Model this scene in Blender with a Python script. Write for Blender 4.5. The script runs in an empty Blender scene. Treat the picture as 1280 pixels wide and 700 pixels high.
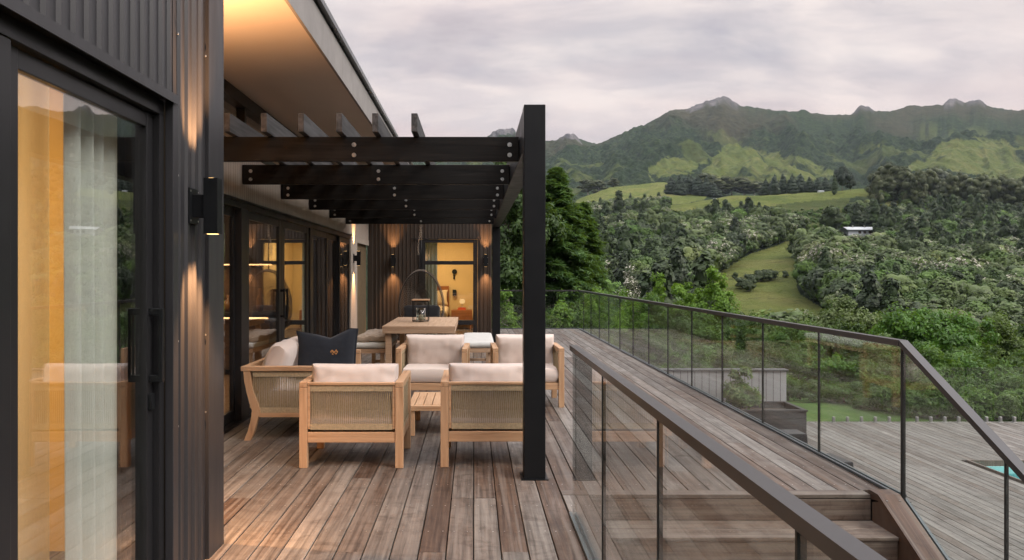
import bpy, bmesh, math, random
import numpy as np
from mathutils import Vector, Matrix, Euler
random.seed(7)
R = math.radians
sc = bpy.context.scene
COL = sc.collection

# ---------------------------------------------------------------- camera
H_EYE = 1.45
FPX = 900.0
cam_d = bpy.data.cameras.new('camera')
cam = bpy.data.objects.new('camera', cam_d); COL.objects.link(cam)
cam.location = (0, 0, H_EYE); cam.rotation_euler = (R(90), 0, 0)
cam_d.sensor_width = 36.0; cam_d.lens = 36.0 * FPX / 1280.0
cam_d.shift_x = 48 / 1280.0; cam_d.shift_y = -8 / 1280.0
cam_d.clip_start = 0.05; cam_d.clip_end = 30000
sc.camera = cam

def wx(px, Y): return (px - 592.0) * Y / FPX
def wz(py, Y): return H_EYE - (py - 342.0) * Y / FPX

# ---------------------------------------------------------------- world, sun, exposure
SUN_EL, SUN_AZ = 40.0, 120.0        # compass angle from +Y, clockwise
w = bpy.data.worlds.new('World'); sc.world = w; w.use_nodes = True
nt = w.node_tree; nt.nodes.clear(); L = nt.links
def wn(t, **k):
    n = nt.nodes.new(t)
    for a, b in k.items(): setattr(n, a, b)
    return n
out = wn('ShaderNodeOutputWorld'); bg = wn('ShaderNodeBackground'); bg.inputs[1].default_value = 0.1
sky = wn('ShaderNodeTexSky', sky_type='NISHITA', sun_disc=False, sun_elevation=R(SUN_EL), sun_rotation=R(SUN_AZ))
tc = wn('ShaderNodeTexCoord'); sep = wn('ShaderNodeSeparateXYZ'); L.new(tc.outputs['Generated'], sep.inputs[0])
def wm(op, a, b=None, c=None):
    n = wn('ShaderNodeMath', operation=op)
    for i, v in enumerate((a, b, c)):
        if v is None: continue
        if isinstance(v, (int, float)): n.inputs[i].default_value = v
        else: L.new(v, n.inputs[i])
    return n.outputs[0]
zc = wm('MAXIMUM', sep.outputs[2], 0.0)
den = wm('ADD', zc, 0.27)
cx = wm('DIVIDE', sep.outputs[0], den); cy = wm('DIVIDE', sep.outputs[1], den)
comb = wn('ShaderNodeCombineXYZ'); L.new(cx, comb.inputs[0]); L.new(cy, comb.inputs[1])
mp = wn('ShaderNodeMapping'); L.new(comb.outputs[0], mp.inputs[0]); mp.inputs['Scale'].default_value = (0.7, 1.3, 1); mp.inputs['Rotation'].default_value = (0, 0, R(20))
def wnoise(scale, det, rough, dist=0.0, off=0.0):
    m = wn('ShaderNodeMapping'); L.new(mp.outputs[0], m.inputs[0]); m.inputs['Location'].default_value = (off, off * .7, off)
    n = wn('ShaderNodeTexNoise'); L.new(m.outputs[0], n.inputs['Vector'])
    n.inputs['Scale'].default_value = scale; n.inputs['Detail'].default_value = det; n.inputs['Roughness'].default_value = rough; n.inputs['Distortion'].default_value = dist
    return n.outputs['Fac']
def wramp(fac, stops, ease='EASE'):
    n = wn('ShaderNodeValToRGB'); L.new(fac, n.inputs[0]); cr = n.color_ramp; cr.interpolation = ease
    while len(cr.elements) < len(stops): cr.elements.new(0.5)
    for e, (p, c) in zip(cr.elements, stops): e.position = p; e.color = (*c, 1)
    return n.outputs[0]
def wmix(fac, a, b):
    n = wn('ShaderNodeMix', data_type='RGBA')
    if isinstance(fac, float): n.inputs[0].default_value = fac
    else: L.new(fac, n.inputs[0])
    for s, v in ((6, a), (7, b)):
        if isinstance(v, tuple): n.inputs[s].default_value = (*v, 1)
        else: L.new(v, n.inputs[s])
    return n.outputs[2]
n1 = wnoise(2.1, 8, .55, .45, 3.1); n2 = wnoise(4.2, 8, .55, .3, 11.3); n3 = wnoise(1.1, 4, .5, .2, 7.7)
body = wramp(n1, [(.33, (3.3, 3.42, 3.8)), (.43, (4.4, 4.33, 4.6)), (.52, (5.75, 5.4, 5.35)), (.62, (7.0, 6.4, 6.1))])
fine = wramp(n2, [(.36, (.80, .82, .87)), (.64, (1.14, 1.12, 1.09))])
mm = wn('ShaderNodeMix', data_type='RGBA', blend_type='MULTIPLY'); mm.inputs[0].default_value = 1
L.new(body, mm.inputs[6]); L.new(fine, mm.inputs[7])
pinkf = wm('MULTIPLY', wm('SUBTRACT', 1.0, wm('SMOOTH_MIN', wm('MULTIPLY', zc, 1.7), 1.0, .2)), wm('MULTIPLY', wm('SUBTRACT', n3, .31), 3.4))
pinkc = wn('ShaderNodeClamp'); L.new(pinkf, pinkc.inputs[0])
pm = wm('MULTIPLY', pinkc.outputs[0], .85)
cl = wmix(pm, mm.outputs[2], (7.0, 5.15, 4.65))
# overcast dome: brighter overhead than low down
zen = wn('ShaderNodeMapRange', interpolation_type='SMOOTHSTEP'); L.new(sep.outputs[2], zen.inputs[0]); zen.inputs[1].default_value = .30; zen.inputs[2].default_value = .85; zen.inputs[3].default_value = .78; zen.inputs[4].default_value = 3.3
# and brighter towards the veiled sun behind the camera
dt_ = wn('ShaderNodeVectorMath', operation='DOT_PRODUCT'); L.new(tc.outputs['Generated'], dt_.inputs[0]); dt_.inputs[1].default_value = (math.sin(R(SUN_AZ)) * .95, math.cos(R(SUN_AZ)) * .95, .3)
gl_ = wn('ShaderNodeMapRange', interpolation_type='SMOOTHSTEP'); L.new(dt_.outputs['Value'], gl_.inputs[0]); gl_.inputs[1].default_value = .0; gl_.inputs[2].default_value = 1.0; gl_.inputs[3].default_value = 1.0; gl_.inputs[4].default_value = 1.15
zs = wn('ShaderNodeVectorMath', operation='SCALE'); L.new(cl, zs.inputs[0]); L.new(wm('MULTIPLY', zen.outputs[0], gl_.outputs[0]), zs.inputs['Scale'])
full = wmix(.08, zs.outputs[0], sky.outputs[0])
L.new(full, bg.inputs[0]); L.new(bg.outputs[0], out.inputs[0])

sd = bpy.data.lights.new('sun', 'SUN'); sd.energy = 1.5; sd.angle = R(26); sd.color = (1, .93, .86)
so = bpy.data.objects.new('sun', sd); COL.objects.link(so)
az = R(SUN_AZ); el = R(SUN_EL)
dv = Vector((math.sin(az) * math.cos(el), math.cos(az) * math.cos(el), math.sin(el)))   # towards the sun
so.rotation_euler = dv.to_track_quat('Z', 'Y').to_euler()
vs = sc.view_settings; vs.view_transform = 'Standard'; vs.look = 'None'; vs.exposure = 0.75; vs.gamma = 1.0; vs.use_curve_mapping = False
sc.cycles.max_bounces = 10; sc.cycles.transparent_max_bounces = 24; sc.cycles.glossy_bounces = 4; sc.cycles.diffuse_bounces = 3
sc.cycles.transmission_bounces = 6; sc.cycles.sample_clamp_indirect = 4.0; sc.cycles.caustics_reflective = False; sc.cycles.caustics_refractive = False
sc.cycles.use_denoising = True; sc.cycles.use_light_tree = True; sc.cycles.volume_bounces = 0

# ---------------------------------------------------------------- tagging helpers
def tag(o, label=None, cat=None, group=None, kind=None):
    if label: o['label'] = label
    if cat: o['category'] = cat
    if group: o['group'] = group
    if kind: o['kind'] = kind
    return o
def empty(name, loc=(0, 0, 0), rz=0.0, label=None, cat=None, group=None):
    o = bpy.data.objects.new(name, None); COL.objects.link(o); o.location = loc; o.rotation_euler = (0, 0, rz)
    o.empty_display_size = .1
    return tag(o, label, cat, group)
def kids(o): return [c for c in bpy.data.objects if c.parent == o]
def copy_tree(o, parent=None):
    c = o.copy(); COL.objects.link(c)
    if parent is not None: c.parent = parent
    for ch in kids(o): copy_tree(ch, c)
    return c

# ---------------------------------------------------------------- mesh builder
class MB:
    def __init__(s): s.v = []; s.f = []; s.r = []
    def add(s, verts, faces, rnd=None):
        o = len(s.v); s.v += [tuple(v) for v in verts]; s.f += [tuple(i + o for i in f) for f in faces]
        if rnd is not None: s.r += [rnd] * len(verts)
        return s
    def box(s, x0, x1, y0, y1, z0, z1, rnd=None):
        return s.add([(x0, y0, z0), (x1, y0, z0), (x1, y1, z0), (x0, y1, z0), (x0, y0, z1), (x1, y0, z1), (x1, y1, z1), (x0, y1, z1)],
                     [(3, 2, 1, 0), (4, 5, 6, 7), (0, 1, 5, 4), (1, 2, 6, 5), (2, 3, 7, 6), (3, 0, 4, 7)], rnd)
    def cbox(s, x0, x1, y0, y1, z0, z1, b=.004, seg=2, M=None, rnd=None):
        bm = bmesh.new(); bmesh.ops.create_cube(bm, size=1)
        for v in bm.verts: v.co = Vector(((x0 + x1) / 2 + v.co.x * (x1 - x0), (y0 + y1) / 2 + v.co.y * (y1 - y0), (z0 + z1) / 2 + v.co.z * (z1 - z0)))
        bmesh.ops.bevel(bm, geom=bm.edges[:], offset=b, segments=seg, profile=.6, affect='EDGES')
        if M is not None: bmesh.ops.transform(bm, matrix=M, verts=bm.verts[:])
        bm.verts.index_update()
        s.add([v.co.copy() for v in bm.verts], [[v.index for v in f.verts] for f in bm.faces], rnd); bm.free(); return s
    def tube(s, pts, r, n=8, cap=True, rnd=None):
        pts = [Vector(p) for p in pts]; rs = r if isinstance(r, (list, tuple)) else [r] * len(pts)
        V = []; F = []; up = None
        for i, p in enumerate(pts):
            a = pts[max(0, i - 1)]; b = pts[min(len(pts) - 1, i + 1)]; d = (b - a)
            if d.length < 1e-9: d = Vector((0, 0, 1))
            d.normalize()
            if up is None: up = Vector((0, 0, 1)) if abs(d.z) < .9 else Vector((1, 0, 0))
            x = d.cross(up)
            if x.length < 1e-6: x = d.cross(Vector((0, 1, 0)))
            x.normalize(); y = x.cross(d); y.normalize(); up = y
            for k in range(n):
                t = 2 * math.pi * k / n; V.append(p + (x * math.cos(t) + y * math.sin(t)) * rs[i])
        for i in range(len(pts) - 1):
            for k in range(n):
                k2 = (k + 1) % n; F.append((i * n + k, i * n + k2, (i + 1) * n + k2, (i + 1) * n + k))
        if cap:
            F.append(tuple(range(n))[::-1]); F.append(tuple((len(pts) - 1) * n + k for k in range(n)))
        return s.add(V, F, rnd)
    def prism(s, poly, axis, a, b, rnd=None):
        """poly: 2D outline; axis x: (y,z) pairs; axis y: (x,z); axis z: (x,y)"""
        def P(u, v, t): return {'x': (t, u, v), 'y': (u, t, v), 'z': (u, v, t)}[axis]
        n = len(poly); V = [P(u, v, a) for u, v in poly] + [P(u, v, b) for u, v in poly]
        F = [tuple(range(n)), tuple(range(2 * n - 1, n - 1, -1))] + [(i, i + n, (i + 1) % n + n, (i + 1) % n) for i in range(n)]
        return s.add(V, F, rnd)
    def lathe(s, prof, cx, cy, n=20, rnd=None):
        V = []; F = []
        for r, z in prof:
            for k in range(n): t = 2 * math.pi * k / n; V.append((cx + r * math.cos(t), cy + r * math.sin(t), z))
        for i in range(len(prof) - 1):
            for k in range(n): k2 = (k + 1) % n; F.append((i * n + k, i * n + k2, (i + 1) * n + k2, (i + 1) * n + k))
        F.append(tuple(range(n))[::-1]); F.append(tuple((len(prof) - 1) * n + k for k in range(n)))
        return s.add(V, F, rnd)
    def build(s, name, mat, parent=None, smooth=False, fix=True):
        me = bpy.data.meshes.new(name); me.from_pydata([tuple(v) for v in s.v], [], s.f)
        if fix and len(s.f) < 60000:
            bm = bmesh.new(); bm.from_mesh(me); bmesh.ops.recalc_face_normals(bm, faces=bm.faces[:]); bm.to_mesh(me); bm.free()
        if s.r and len(s.r) == len(s.v):
            a = me.attributes.new('rnd', 'FLOAT', 'POINT'); a.data.foreach_set('value', s.r)
        me.materials.append(mat)
        if smooth: me.polygons.foreach_set('use_smooth', [True] * len(me.polygons))
        o = bpy.data.objects.new(name, me); COL.objects.link(o)
        if parent is not None: o.parent = parent
        return o
def obox(name, mat, parent, x0, x1, y0, y1, z0, z1, b=0.0):
    m = MB()
    m.cbox(x0, x1, y0, y1, z0, z1, b) if b > 0 else m.box(x0, x1, y0, y1, z0, z1)
    return m.build(name, mat, parent)
def np_mesh(name, verts, quads, mat, parent=None, smooth=False, link=True, attrs=None, colors=None):
    me = bpy.data.meshes.new(name); nv = len(verts); nf = len(quads); k = quads.shape[1]
    me.vertices.add(nv); me.vertices.foreach_set('co', np.ascontiguousarray(verts, dtype=np.float32).ravel())
    me.loops.add(nf * k); me.loops.foreach_set('vertex_index', np.ascontiguousarray(quads, dtype=np.int32).ravel())
    me.polygons.add(nf); me.polygons.foreach_set('loop_start', np.arange(0, nf * k, k, dtype=np.int32))
    if smooth: me.polygons.foreach_set('use_smooth', np.ones(nf, dtype=bool))
    me.update(calc_edges=True)
    if colors is not None:
        a = me.color_attributes.new('cover', 'FLOAT_COLOR', 'POINT'); a.data.foreach_set('color', np.ascontiguousarray(colors, dtype=np.float32).ravel())
    me.materials.append(mat)
    o = bpy.data.objects.new(name, me)
    if link: COL.objects.link(o)
    if parent is not None: o.parent = parent
    return o

# ---------------------------------------------------------------- materials
class NM:
    def __init__(s, name):
        s.m = bpy.data.materials.new(name); s.m.use_nodes = True; s.t = s.m.node_tree; s.t.nodes.clear()
        s.out = s.n('ShaderNodeOutputMaterial')
    def n(s, t, **k):
        n = s.t.nodes.new(t)
        for a, b in k.items(): setattr(n, a, b)
        return n
    def l(s, a, b): s.t.links.new(a, b)
    def set(s, node, key, v):
        i = node.inputs[key]
        if v is None: return
        if hasattr(v, 'is_output') or isinstance(v, bpy.types.NodeSocket): s.l(v, i)
        elif isinstance(v, tuple) and len(v) == 3 and i.type == 'RGBA': i.default_value = (*v, 1)
        else: i.default_value = v
    def math(s, op, a, b=None, c=None, clamp=False):
        n = s.n('ShaderNodeMath', operation=op, use_clamp=clamp)
        for i, v in enumerate((a, b, c)): s.set(n, i, v)
        return n.outputs[0]
    def mix(s, f, a, b, bt='MIX'):
        n = s.n('ShaderNodeMix', data_type='RGBA', blend_type=bt); s.set(n, 0, f); s.set(n, 6, a); s.set(n, 7, b); return n.outputs[2]
    def pos(s, scale=(1, 1, 1), space='Object', loc=(0, 0, 0), rot=(0, 0, 0)):
        if space == 'World': o = s.n('ShaderNodeNewGeometry').outputs['Position']
        else: o = s.n('ShaderNodeTexCoord').outputs['Object']
        m = s.n('ShaderNodeMapping'); s.l(o, m.inputs[0]); m.inputs['Scale'].default_value = scale; m.inputs['Location'].default_value = loc; m.inputs['Rotation'].default_value = rot
        return m.outputs[0]
    def noise(s, vec, scale, det=4, rough=.5, dist=0.0):
        n = s.n('ShaderNodeTexNoise'); s.l(vec, n.inputs['Vector']); s.set(n, 'Scale', scale); s.set(n, 'Detail', det); s.set(n, 'Roughness', rough); s.set(n, 'Distortion', dist); return n.outputs['Fac']
    def ramp(s, f, stops, interp='LINEAR'):
        n = s.n('ShaderNodeValToRGB'); s.l(f, n.inputs[0]); cr = n.color_ramp; cr.interpolation = interp
        while len(cr.elements) < len(stops): cr.elements.new(.5)
        for e, (p, c) in zip(cr.elements, stops):
            e.position = p; e.color = (*c, 1) if isinstance(c, tuple) else (c, c, c, 1)
        return n.outputs[0]
    def attr(s, name): n = s.n('ShaderNodeAttribute'); n.attribute_name = name; return n
    def bump(s, h, strength=.3, dist=.01):
        n = s.n('ShaderNodeBump'); s.l(h, n.inputs['Height']); s.set(n, 'Strength', strength); s.set(n, 'Distance', dist); return n.outputs[0]
    def pbr(s, color, rough=.6, metal=0.0, normal=None, spec=.5, **kw):
        p = s.n('ShaderNodeBsdfPrincipled'); s.set(p, 'Base Color', color); s.set(p, 'Roughness', rough); s.set(p, 'Metallic', metal); s.set(p, 'Specular IOR Level', spec)
        if normal is not None: s.l(normal, p.inputs['Normal'])
        for k, v in kw.items(): s.set(p, k.replace('_', ' '), v)
        s.l(p.outputs[0], s.out.inputs[0]); return p

def m_simple(name, c, rough=.6, metal=0.0, var=.12, nscale=6.0, bump=0.0, spec=.5):
    M = NM(name); v = M.pos(); f = M.noise(v, nscale, 5, .55)
    lo = tuple(x * (1 - var) for x in c); hi = tuple(min(1, x * (1 + var)) for x in c)
    col = M.ramp(f, [(.3, lo), (.7, hi)])
    nb = M.bump(M.noise(v, nscale * 6, 4, .6), bump, .003) if bump > 0 else None
    rr = M.ramp(M.noise(v, nscale * 2.3, 4, .6), [(.3, max(0, rough - .06)), (.7, min(1, rough + .06))])
    M.pbr(col, rr, metal, nb, spec); return M.m

def m_wood(name, c1, c2, grain_axis='x', rough=.55, dark=(.2, .1, .05), scale=1.0, bump=.25, spec=.3):
    M = NM(name); s = [38.0 * scale] * 3; s[{'x': 0, 'y': 1, 'z': 2}[grain_axis]] = 2.2 * scale
    oi = M.n('ShaderNodeObjectInfo'); va = M.n('ShaderNodeVectorMath', operation='ADD'); 
    v = M.pos(tuple(s)); M.l(v, va.inputs[0]); M.l(oi.outputs['Random'], va.inputs[1])
    g = M.noise(va.outputs[0], 1.0, 6, .6, .6); v2 = M.pos(); b = M.noise(v2, 3.5, 3, .5)
    col = M.ramp(g, [(.28, dark), (.42, c1), (.68, c2)])
    col = M.mix(M.math('MULTIPLY', M.ramp(b, [(.3, 0.0), (.7, 1.0)]), .35), col, c1)
    M.pbr(col, rough, 0, M.bump(g, bump, .002), spec); return M.m

TEAK = m_wood('teak', (.43, .262, .148), (.53, .345, .21), 'x', .5, (.28, .145, .075))
TEAKY = m_wood('teak_lengthwise', (.43, .262, .148), (.53, .345, .21), 'y', .5, (.28, .145, .075))
TEAKZ = m_wood('teak_upright', (.43, .262, .148), (.53, .345, .21), 'z', .5, (.28, .145, .075))
TABLEW = m_wood('weathered_teak', (.36, .235, .15), (.47, .33, .225), 'x', .6, (.24, .15, .09))
BLKWOOD = m_wood('black_stained_timber', (.006, .0056, .0052), (.015, .0135, .012), 'x', .5, (.0025, .0025, .0025), .8, .6, .16)
BLKWOODY = m_wood('black_stained_timber_lengthwise', (.03, .03, .031), (.085, .085, .088), 'y', .6, (.012, .012, .012), .8, .5)
BLKSTEEL = m_simple('black_powder_coat', (.006, .0068, .008), .40, .0, .15, 3, .05, .28)
FRAME = m_simple('dark_aluminium', (.018, .018, .0195), .34, .1, .04, 1, 0, .35)
RAILM = m_simple('charcoal_handrail', (.026, .025, .026), .36, .0, .03, 1, 0, .6)
SOFFIT = m_simple('soffit_paint', (.66, .575, .50), .7, 0, .04, 1.0)
FASCIA = m_simple('fascia_board', (.26, .245, .235), .65, 0, .12, 3, .1)
GUTTER = m_simple('gutter_metal', (.10, .105, .11), .3, .5, .05, 2)
SCREW = m_simple('stainless', (.55, .55, .53), .3, .9, .05, 10)
CUSH = None
def m_fabric(name, c, scale=420, bump=.25, var=.06):
    M = NM(name); v = M.pos(); w1 = M.n('ShaderNodeTexNoise'); M.l(v, w1.inputs['Vector']); M.set(w1, 'Scale', float(scale)); M.set(w1, 'Detail', 2.0)
    big = M.noise(v, 7, 4, .6)
    col = M.mix(M.math('MULTIPLY', w1.outputs['Fac'], .3), c, tuple(x * .72 for x in c))
    col = M.mix(M.math('MULTIPLY', big, .22), col, tuple(x * .80 for x in c))
    M.pbr(col, .95, 0, M.bump(w1.outputs['Fac'], bump, .0015), .15, Sheen_Weight=.25, Sheen_Roughness=.5); return M.m
CUSH = m_fabric('blush_linen', (.60, .515, .465))
NAVY = m_fabric('charcoal_navy_linen', (.018, .022, .030), 380)
PADG = m_fabric('pale_grey_canvas', (.52, .52, .50))
THROW = m_fabric('taupe_boucle', (.30, .235, .18), 160, 1.0)
ROPE = m_simple('khaki_rope', (.37, .29, .18), .85, 0, .22, 60, .3)
EMBR = m_simple('orange_thread', (.62, .30, .10), .7)

def m_glass(name, tint=(.93, .96, .95), ior=1.52, boost=1.0, rough=0.0, wav=0.0):
    M = NM(name); g = M.n('ShaderNodeNewGeometry')
    io = M.math('ADD', M.math('MULTIPLY', g.outputs['Backfacing'], (1 / ior) - ior), ior)
    fr = M.n('ShaderNodeFresnel'); M.l(io, fr.inputs['IOR'])
    f = M.math('MULTIPLY', fr.outputs[0], boost, clamp=True)
    t = M.n('ShaderNodeBsdfTransparent'); M.set(t, 'Color', tint)
    gl = M.n('ShaderNodeBsdfAnisotropic') if False else M.n('ShaderNodeBsdfGlossy'); M.set(gl, 'Color', (1., 1., 1.)); M.set(gl, 'Roughness', rough)
    if wav > 0:
        b = M.bump(M.noise(M.pos((1, 1, 1)), 1.3, 2, .4), wav, .01); M.l(b, gl.inputs['Normal'])
    mx = M.n('ShaderNodeMixShader'); M.l(f, mx.inputs[0]); M.l(t.outputs[0], mx.inputs[1]); M.l(gl.outputs[0], mx.inputs[2]); M.l(mx.outputs[0], M.out.inputs[0])
    return M.m
RGLASS = m_glass('balustrade_glass', (.955, .975, .968), 1.5, .9)
FGLASS = m_glass('fence_glass', (.985, .992, .988), 1.5, .7)
DGLASS = m_glass('door_glass', (.93, .945, .94), 1.52, 1.75, 0, .12)

def m_emit(name, c, s):
    M = NM(name); e = M.n('ShaderNodeEmission'); M.set(e, 'Color', c); M.set(e, 'Strength', s); M.l(e.outputs[0], M.out.inputs[0]); return M.m
BULB = m_emit('warm_bulb', (1, .58, .22), 3.2)
LEDM = m_emit('warm_led', (1, .5, .2), 3.0)

def m_ribbed(name, c, rough, metal=.0):
    M = NM(name); v = M.pos(); f = M.noise(v, 1.2, 4, .5); vv = M.pos((3, 3, .5)); f2 = M.noise(vv, 4, 5, .6)
    col = M.ramp(f, [(.3, tuple(x * .9 for x in c)), (.7, tuple(x * 1.1 for x in c))])
    M.pbr(col, M.ramp(f2, [(.3, rough - .05), (.7, rough + .07)]), metal, M.bump(f, .15, .004), .5); return M.m
CLAD = m_ribbed('charcoal_steel_cladding', (.027, .027, .030), .38, .1)
CLADB = m_ribbed('warm_lit_steel_cladding', (.034, .025, .019), .45, .10)  # same dark cladding browned, warm lamp light put into its colour

def m_boards(name, c1, c2, pitch, axis='y'):
    """painted upright boards with a fine dark groove at each joint"""
    M = NM(name); p = M.n('ShaderNodeNewGeometry').outputs['Position']; s = M.n('ShaderNodeSeparateXYZ'); M.l(p, s.inputs[0])
    t = M.math('DIVIDE', s.outputs[1 if axis == 'y' else 0], pitch); fr = M.math('FRACT', t)
    g = M.math('LESS_THAN', fr, .07); idr = M.n('ShaderNodeTexWhiteNoise', noise_dimensions='1D'); M.l(M.math('FLOOR', t), idr.inputs['W'])
    col = M.mix(M.math('MULTIPLY', idr.outputs['Value'], .8), c1, c2)
    col = M.mix(M.math('MULTIPLY', M.noise(M.pos((6, 6, 1)), 4, 5), .35), col, tuple(x * .75 for x in c1))
    col = M.mix(g, col, (.03, .027, .025)); M.pbr(col, .7, 0, M.bump(M.math('SUBTRACT', 1.0, g), .6, .004), .3); return M.m
PALE = m_boards('pale_upright_boards', (.40, .35, .30), (.46, .41, .36), .066)
SCREEN = m_boards('grey_screen_boards', (.30, .30, .305), (.36, .36, .365), .15, 'x')

def m_deck(name, g1, g2, br1, br2, bias, ax='y'):
    """weathered decking: every board has its own tone (rnd attribute), silver and brown patches, fine grain"""
    M = NM(name); r = M.attr('rnd').outputs['Fac']
    cmb = M.n('ShaderNodeCombineXYZ'); M.l(M.math('MULTIPLY', r, 37.0), cmb.inputs[2]); M.l(M.math('MULTIPLY', r, 17.0), cmb.inputs[0])
    def vec(sc_):
        a = M.n('ShaderNodeVectorMath', operation='ADD'); M.l(M.pos(sc_ if ax == 'y' else (sc_[1], sc_[0], sc_[0]), 'World'), a.inputs[0]); M.l(cmb.outputs[0], a.inputs[1]); return a.outputs[0]
    grain = M.noise(vec((42, 1.3, 1)), 1.0, 8, .65, .4); fine = M.noise(vec((140, 5, 1)), 1.0, 5, .7)
    blot = M.noise(vec((5.5, 1.9, 1)), 1.0, 6, .62, .8); blot2 = M.noise(M.pos((1, .6, 1), 'World'), .9, 4, .6, .4)
    cross = M.noise(vec((4, 7, 1)), 1.0, 6, .68, 1.6)
    stripe = M.noise(vec((26, .5, 1)), 1.0, 3, .5, .2)
    f = M.math('ADD', M.math('ADD', M.math('MULTIPLY', r, .62), M.math('MULTIPLY', blot, .8)), M.math('ADD', M.math('MULTIPLY', blot2, .5), M.math('MULTIPLY', cross, .35)))
    f = M.math('ADD', f, bias)
    f = M.ramp(M.math('SUBTRACT', f, .62), [(.25, 0.0), (.78, 1.0)])
    grey = M.ramp(grain, [(.36, g1), (.62, g2)]); brown = M.ramp(grain, [(.36, br1), (.64, br2)])
    col = M.mix(f, grey, brown)
    col = M.mix(M.ramp(cross, [(.50, 0.0), (.66, .42)]), col, tuple(x * .55 for x in br1))
    col = M.mix(M.ramp(stripe, [(.50, 0.0), (.62, .30)]), col, tuple(min(1, x * 1.25) for x in g2))
    tone = M.n('ShaderNodeTexWhiteNoise', noise_dimensions='1D'); M.l(M.math('MULTIPLY', r, 91.7), tone.inputs['W'])
    col = M.mix(1.0, col, M.ramp(tone.outputs['Value'], [(0.0, .78), (.5, .97), (1.0, 1.16)]), 'MULTIPLY')
    h = M.math('ADD', grain, M.math('MULTIPLY', fine, .6))
    M.pbr(col, M.ramp(blot, [(.3, .42), (.7, .62)]), 0, M.bump(h, .32, .003), .42); return M.m
DECK = m_deck('weathered_decking', (.084, .074, .065), (.198, .182, .164), (.034, .020, .014), (.108, .070, .048), 0.07)
DECKB = m_deck('silvered_decking', (.074, .068, .058), (.185, .176, .158), (.040, .030, .022), (.10, .078, .060), -.16)
DECKD = m_deck('brown_decking', (.09, .073, .06), (.165, .14, .115), (.040, .021, .014), (.105, .062, .040), .20)
DECKX = m_deck('brown_decking_crosswise', (.09, .073, .06), (.175, .15, .125), (.040, .021, .014), (.105, .062, .040), .12, 'x')

def m_leaf(name, c1, c2, c3=None, trans=.3, flower=None, ffrac=.0, nscale=1.2, inst=False, rough=.55):
    M = NM(name); g = M.n('ShaderNodeNewGeometry'); ri = g.outputs['Random Per Island']
    cl = M.noise(M.pos((1, 1, 1), 'World'), nscale, 3, .6)
    col = M.mix(ri, c1, c2)
    col = M.mix(M.ramp(cl, [(.35, 0.0), (.65, .8)]), col, c3 if c3 else c2)
    if inst:
        oi = M.n('ShaderNodeObjectInfo'); rr = oi.outputs['Random']
        tint = M.ramp(rr, [(0.0, (.45, .58, .42)), (.25, (.85, .95, .75)), (.5, (1.05, 1.25, .7)), (.75, (.75, .95, .70)), (1.0, (1.35, 1.35, .95))])
        col = M.mix(1.0, col, tint, 'MULTIPLY')
    if flower:
        sepz = M.n('ShaderNodeSeparateXYZ'); M.l(g.outputs['True Normal'], sepz.inputs[0])
        ff = M.math('LESS_THAN', ri, ffrac)
        if inst:
            reg = M.noise(M.pos((1, 1, 1), 'World'), .018, 3, .6)
            amt = M.math('MULTIPLY', M.ramp(reg, [(.46, 0.06), (.58, 1.0)]), M.math('GREATER_THAN', rr, .45)); lz = M.n('ShaderNodeSeparateXYZ'); M.l(M.pos((1, 1, 1)), lz.inputs[0]); amt = M.math('MULTIPLY', amt, M.ramp(M.math('MULTIPLY', lz.outputs[2], .2), [(.5, 0.0), (.72, .85)]))
            ff = M.math('MULTIPLY', ff, amt)
        col = M.mix(ff, col, flower)
    d = M.n('ShaderNodeBsdfPrincipled'); M.set(d, 'Base Color', col); M.set(d, 'Roughness', rough); M.set(d, 'Specular IOR Level', .3)
    t = M.n('ShaderNodeBsdfTranslucent'); M.l(M.mix(.5, col, (.22, .34, .03)) if trans > .2 else col, t.inputs['Color'])
    mx = M.n('ShaderNodeMixShader'); mx.inputs[0].default_value = trans; M.l(d.outputs[0], mx.inputs[1]); M.l(t.outputs[0], mx.inputs[2]); M.l(mx.outputs[0], M.out.inputs[0]); return M.m
BARK = m_simple('bark', (.12, .095, .07), .9, 0, .35, 8, .6)
BARKP = m_simple('pale_bark', (.30, .26, .22), .9, 0, .3, 6, .5)
# ================================================================ TERRAIN
def _hash(ix, iy, seed):
    n = (ix.astype(np.int64) * 374761393 + iy.astype(np.int64) * 668265263 + seed * 1442695041) & 0xffffffff
    n = ((n ^ (n >> 13)) * 1274126177) & 0xffffffff
    return ((n ^ (n >> 16)) & 0xffff) / 65535.0
def vnoise(x, y, seed=0):
    ix = np.floor(x); iy = np.floor(y); fx = x - ix; fy = y - iy; fx = fx * fx * (3 - 2 * fx); fy = fy * fy * (3 - 2 * fy)
    a = _hash(ix, iy, seed); b = _hash(ix + 1, iy, seed); c = _hash(ix, iy + 1, seed); d = _hash(ix + 1, iy + 1, seed)
    return (a * (1 - fx) + b * fx) * (1 - fy) + (c * (1 - fx) + d * fx) * fy
def fbm(x, y, oct=5, seed=0, gain=.5):
    s = 0; a = 1; t = 0
    for i in range(oct): s = s + a * vnoise(x * 2 ** i, y * 2 ** i, seed + i * 7); t += a; a *= gain
    return s / t
RIDGE = np.array([(380, 190), (480, 184), (560, 182), (600, 176), (615, 171), (628, 165), (640, 165), (650, 172), (675, 178), (690, 178), (702, 176), (708, 171), (718, 172), (727, 181), (738, 184), (752, 180), (770, 172),
    (790, 163), (805, 156), (820, 148), (836, 138), (846, 136), (862, 137), (880, 131), (893, 127), (903, 124), (912, 127), (925, 131), (950, 136), (985, 139), (1010, 140), (1040, 144), (1058, 145), (1068, 141), (1076, 135), (1087, 136), (1097, 141),
    (1120, 137), (1132, 133), (1160, 132), (1178, 131), (1186, 128), (1194, 126), (1206, 130), (1214, 129), (1222, 127), (1236, 133), (1250, 138), (1270, 138), (1300, 136), (1360, 146), (1450, 150), (1600, 150), (2000, 175)], float)
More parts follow.
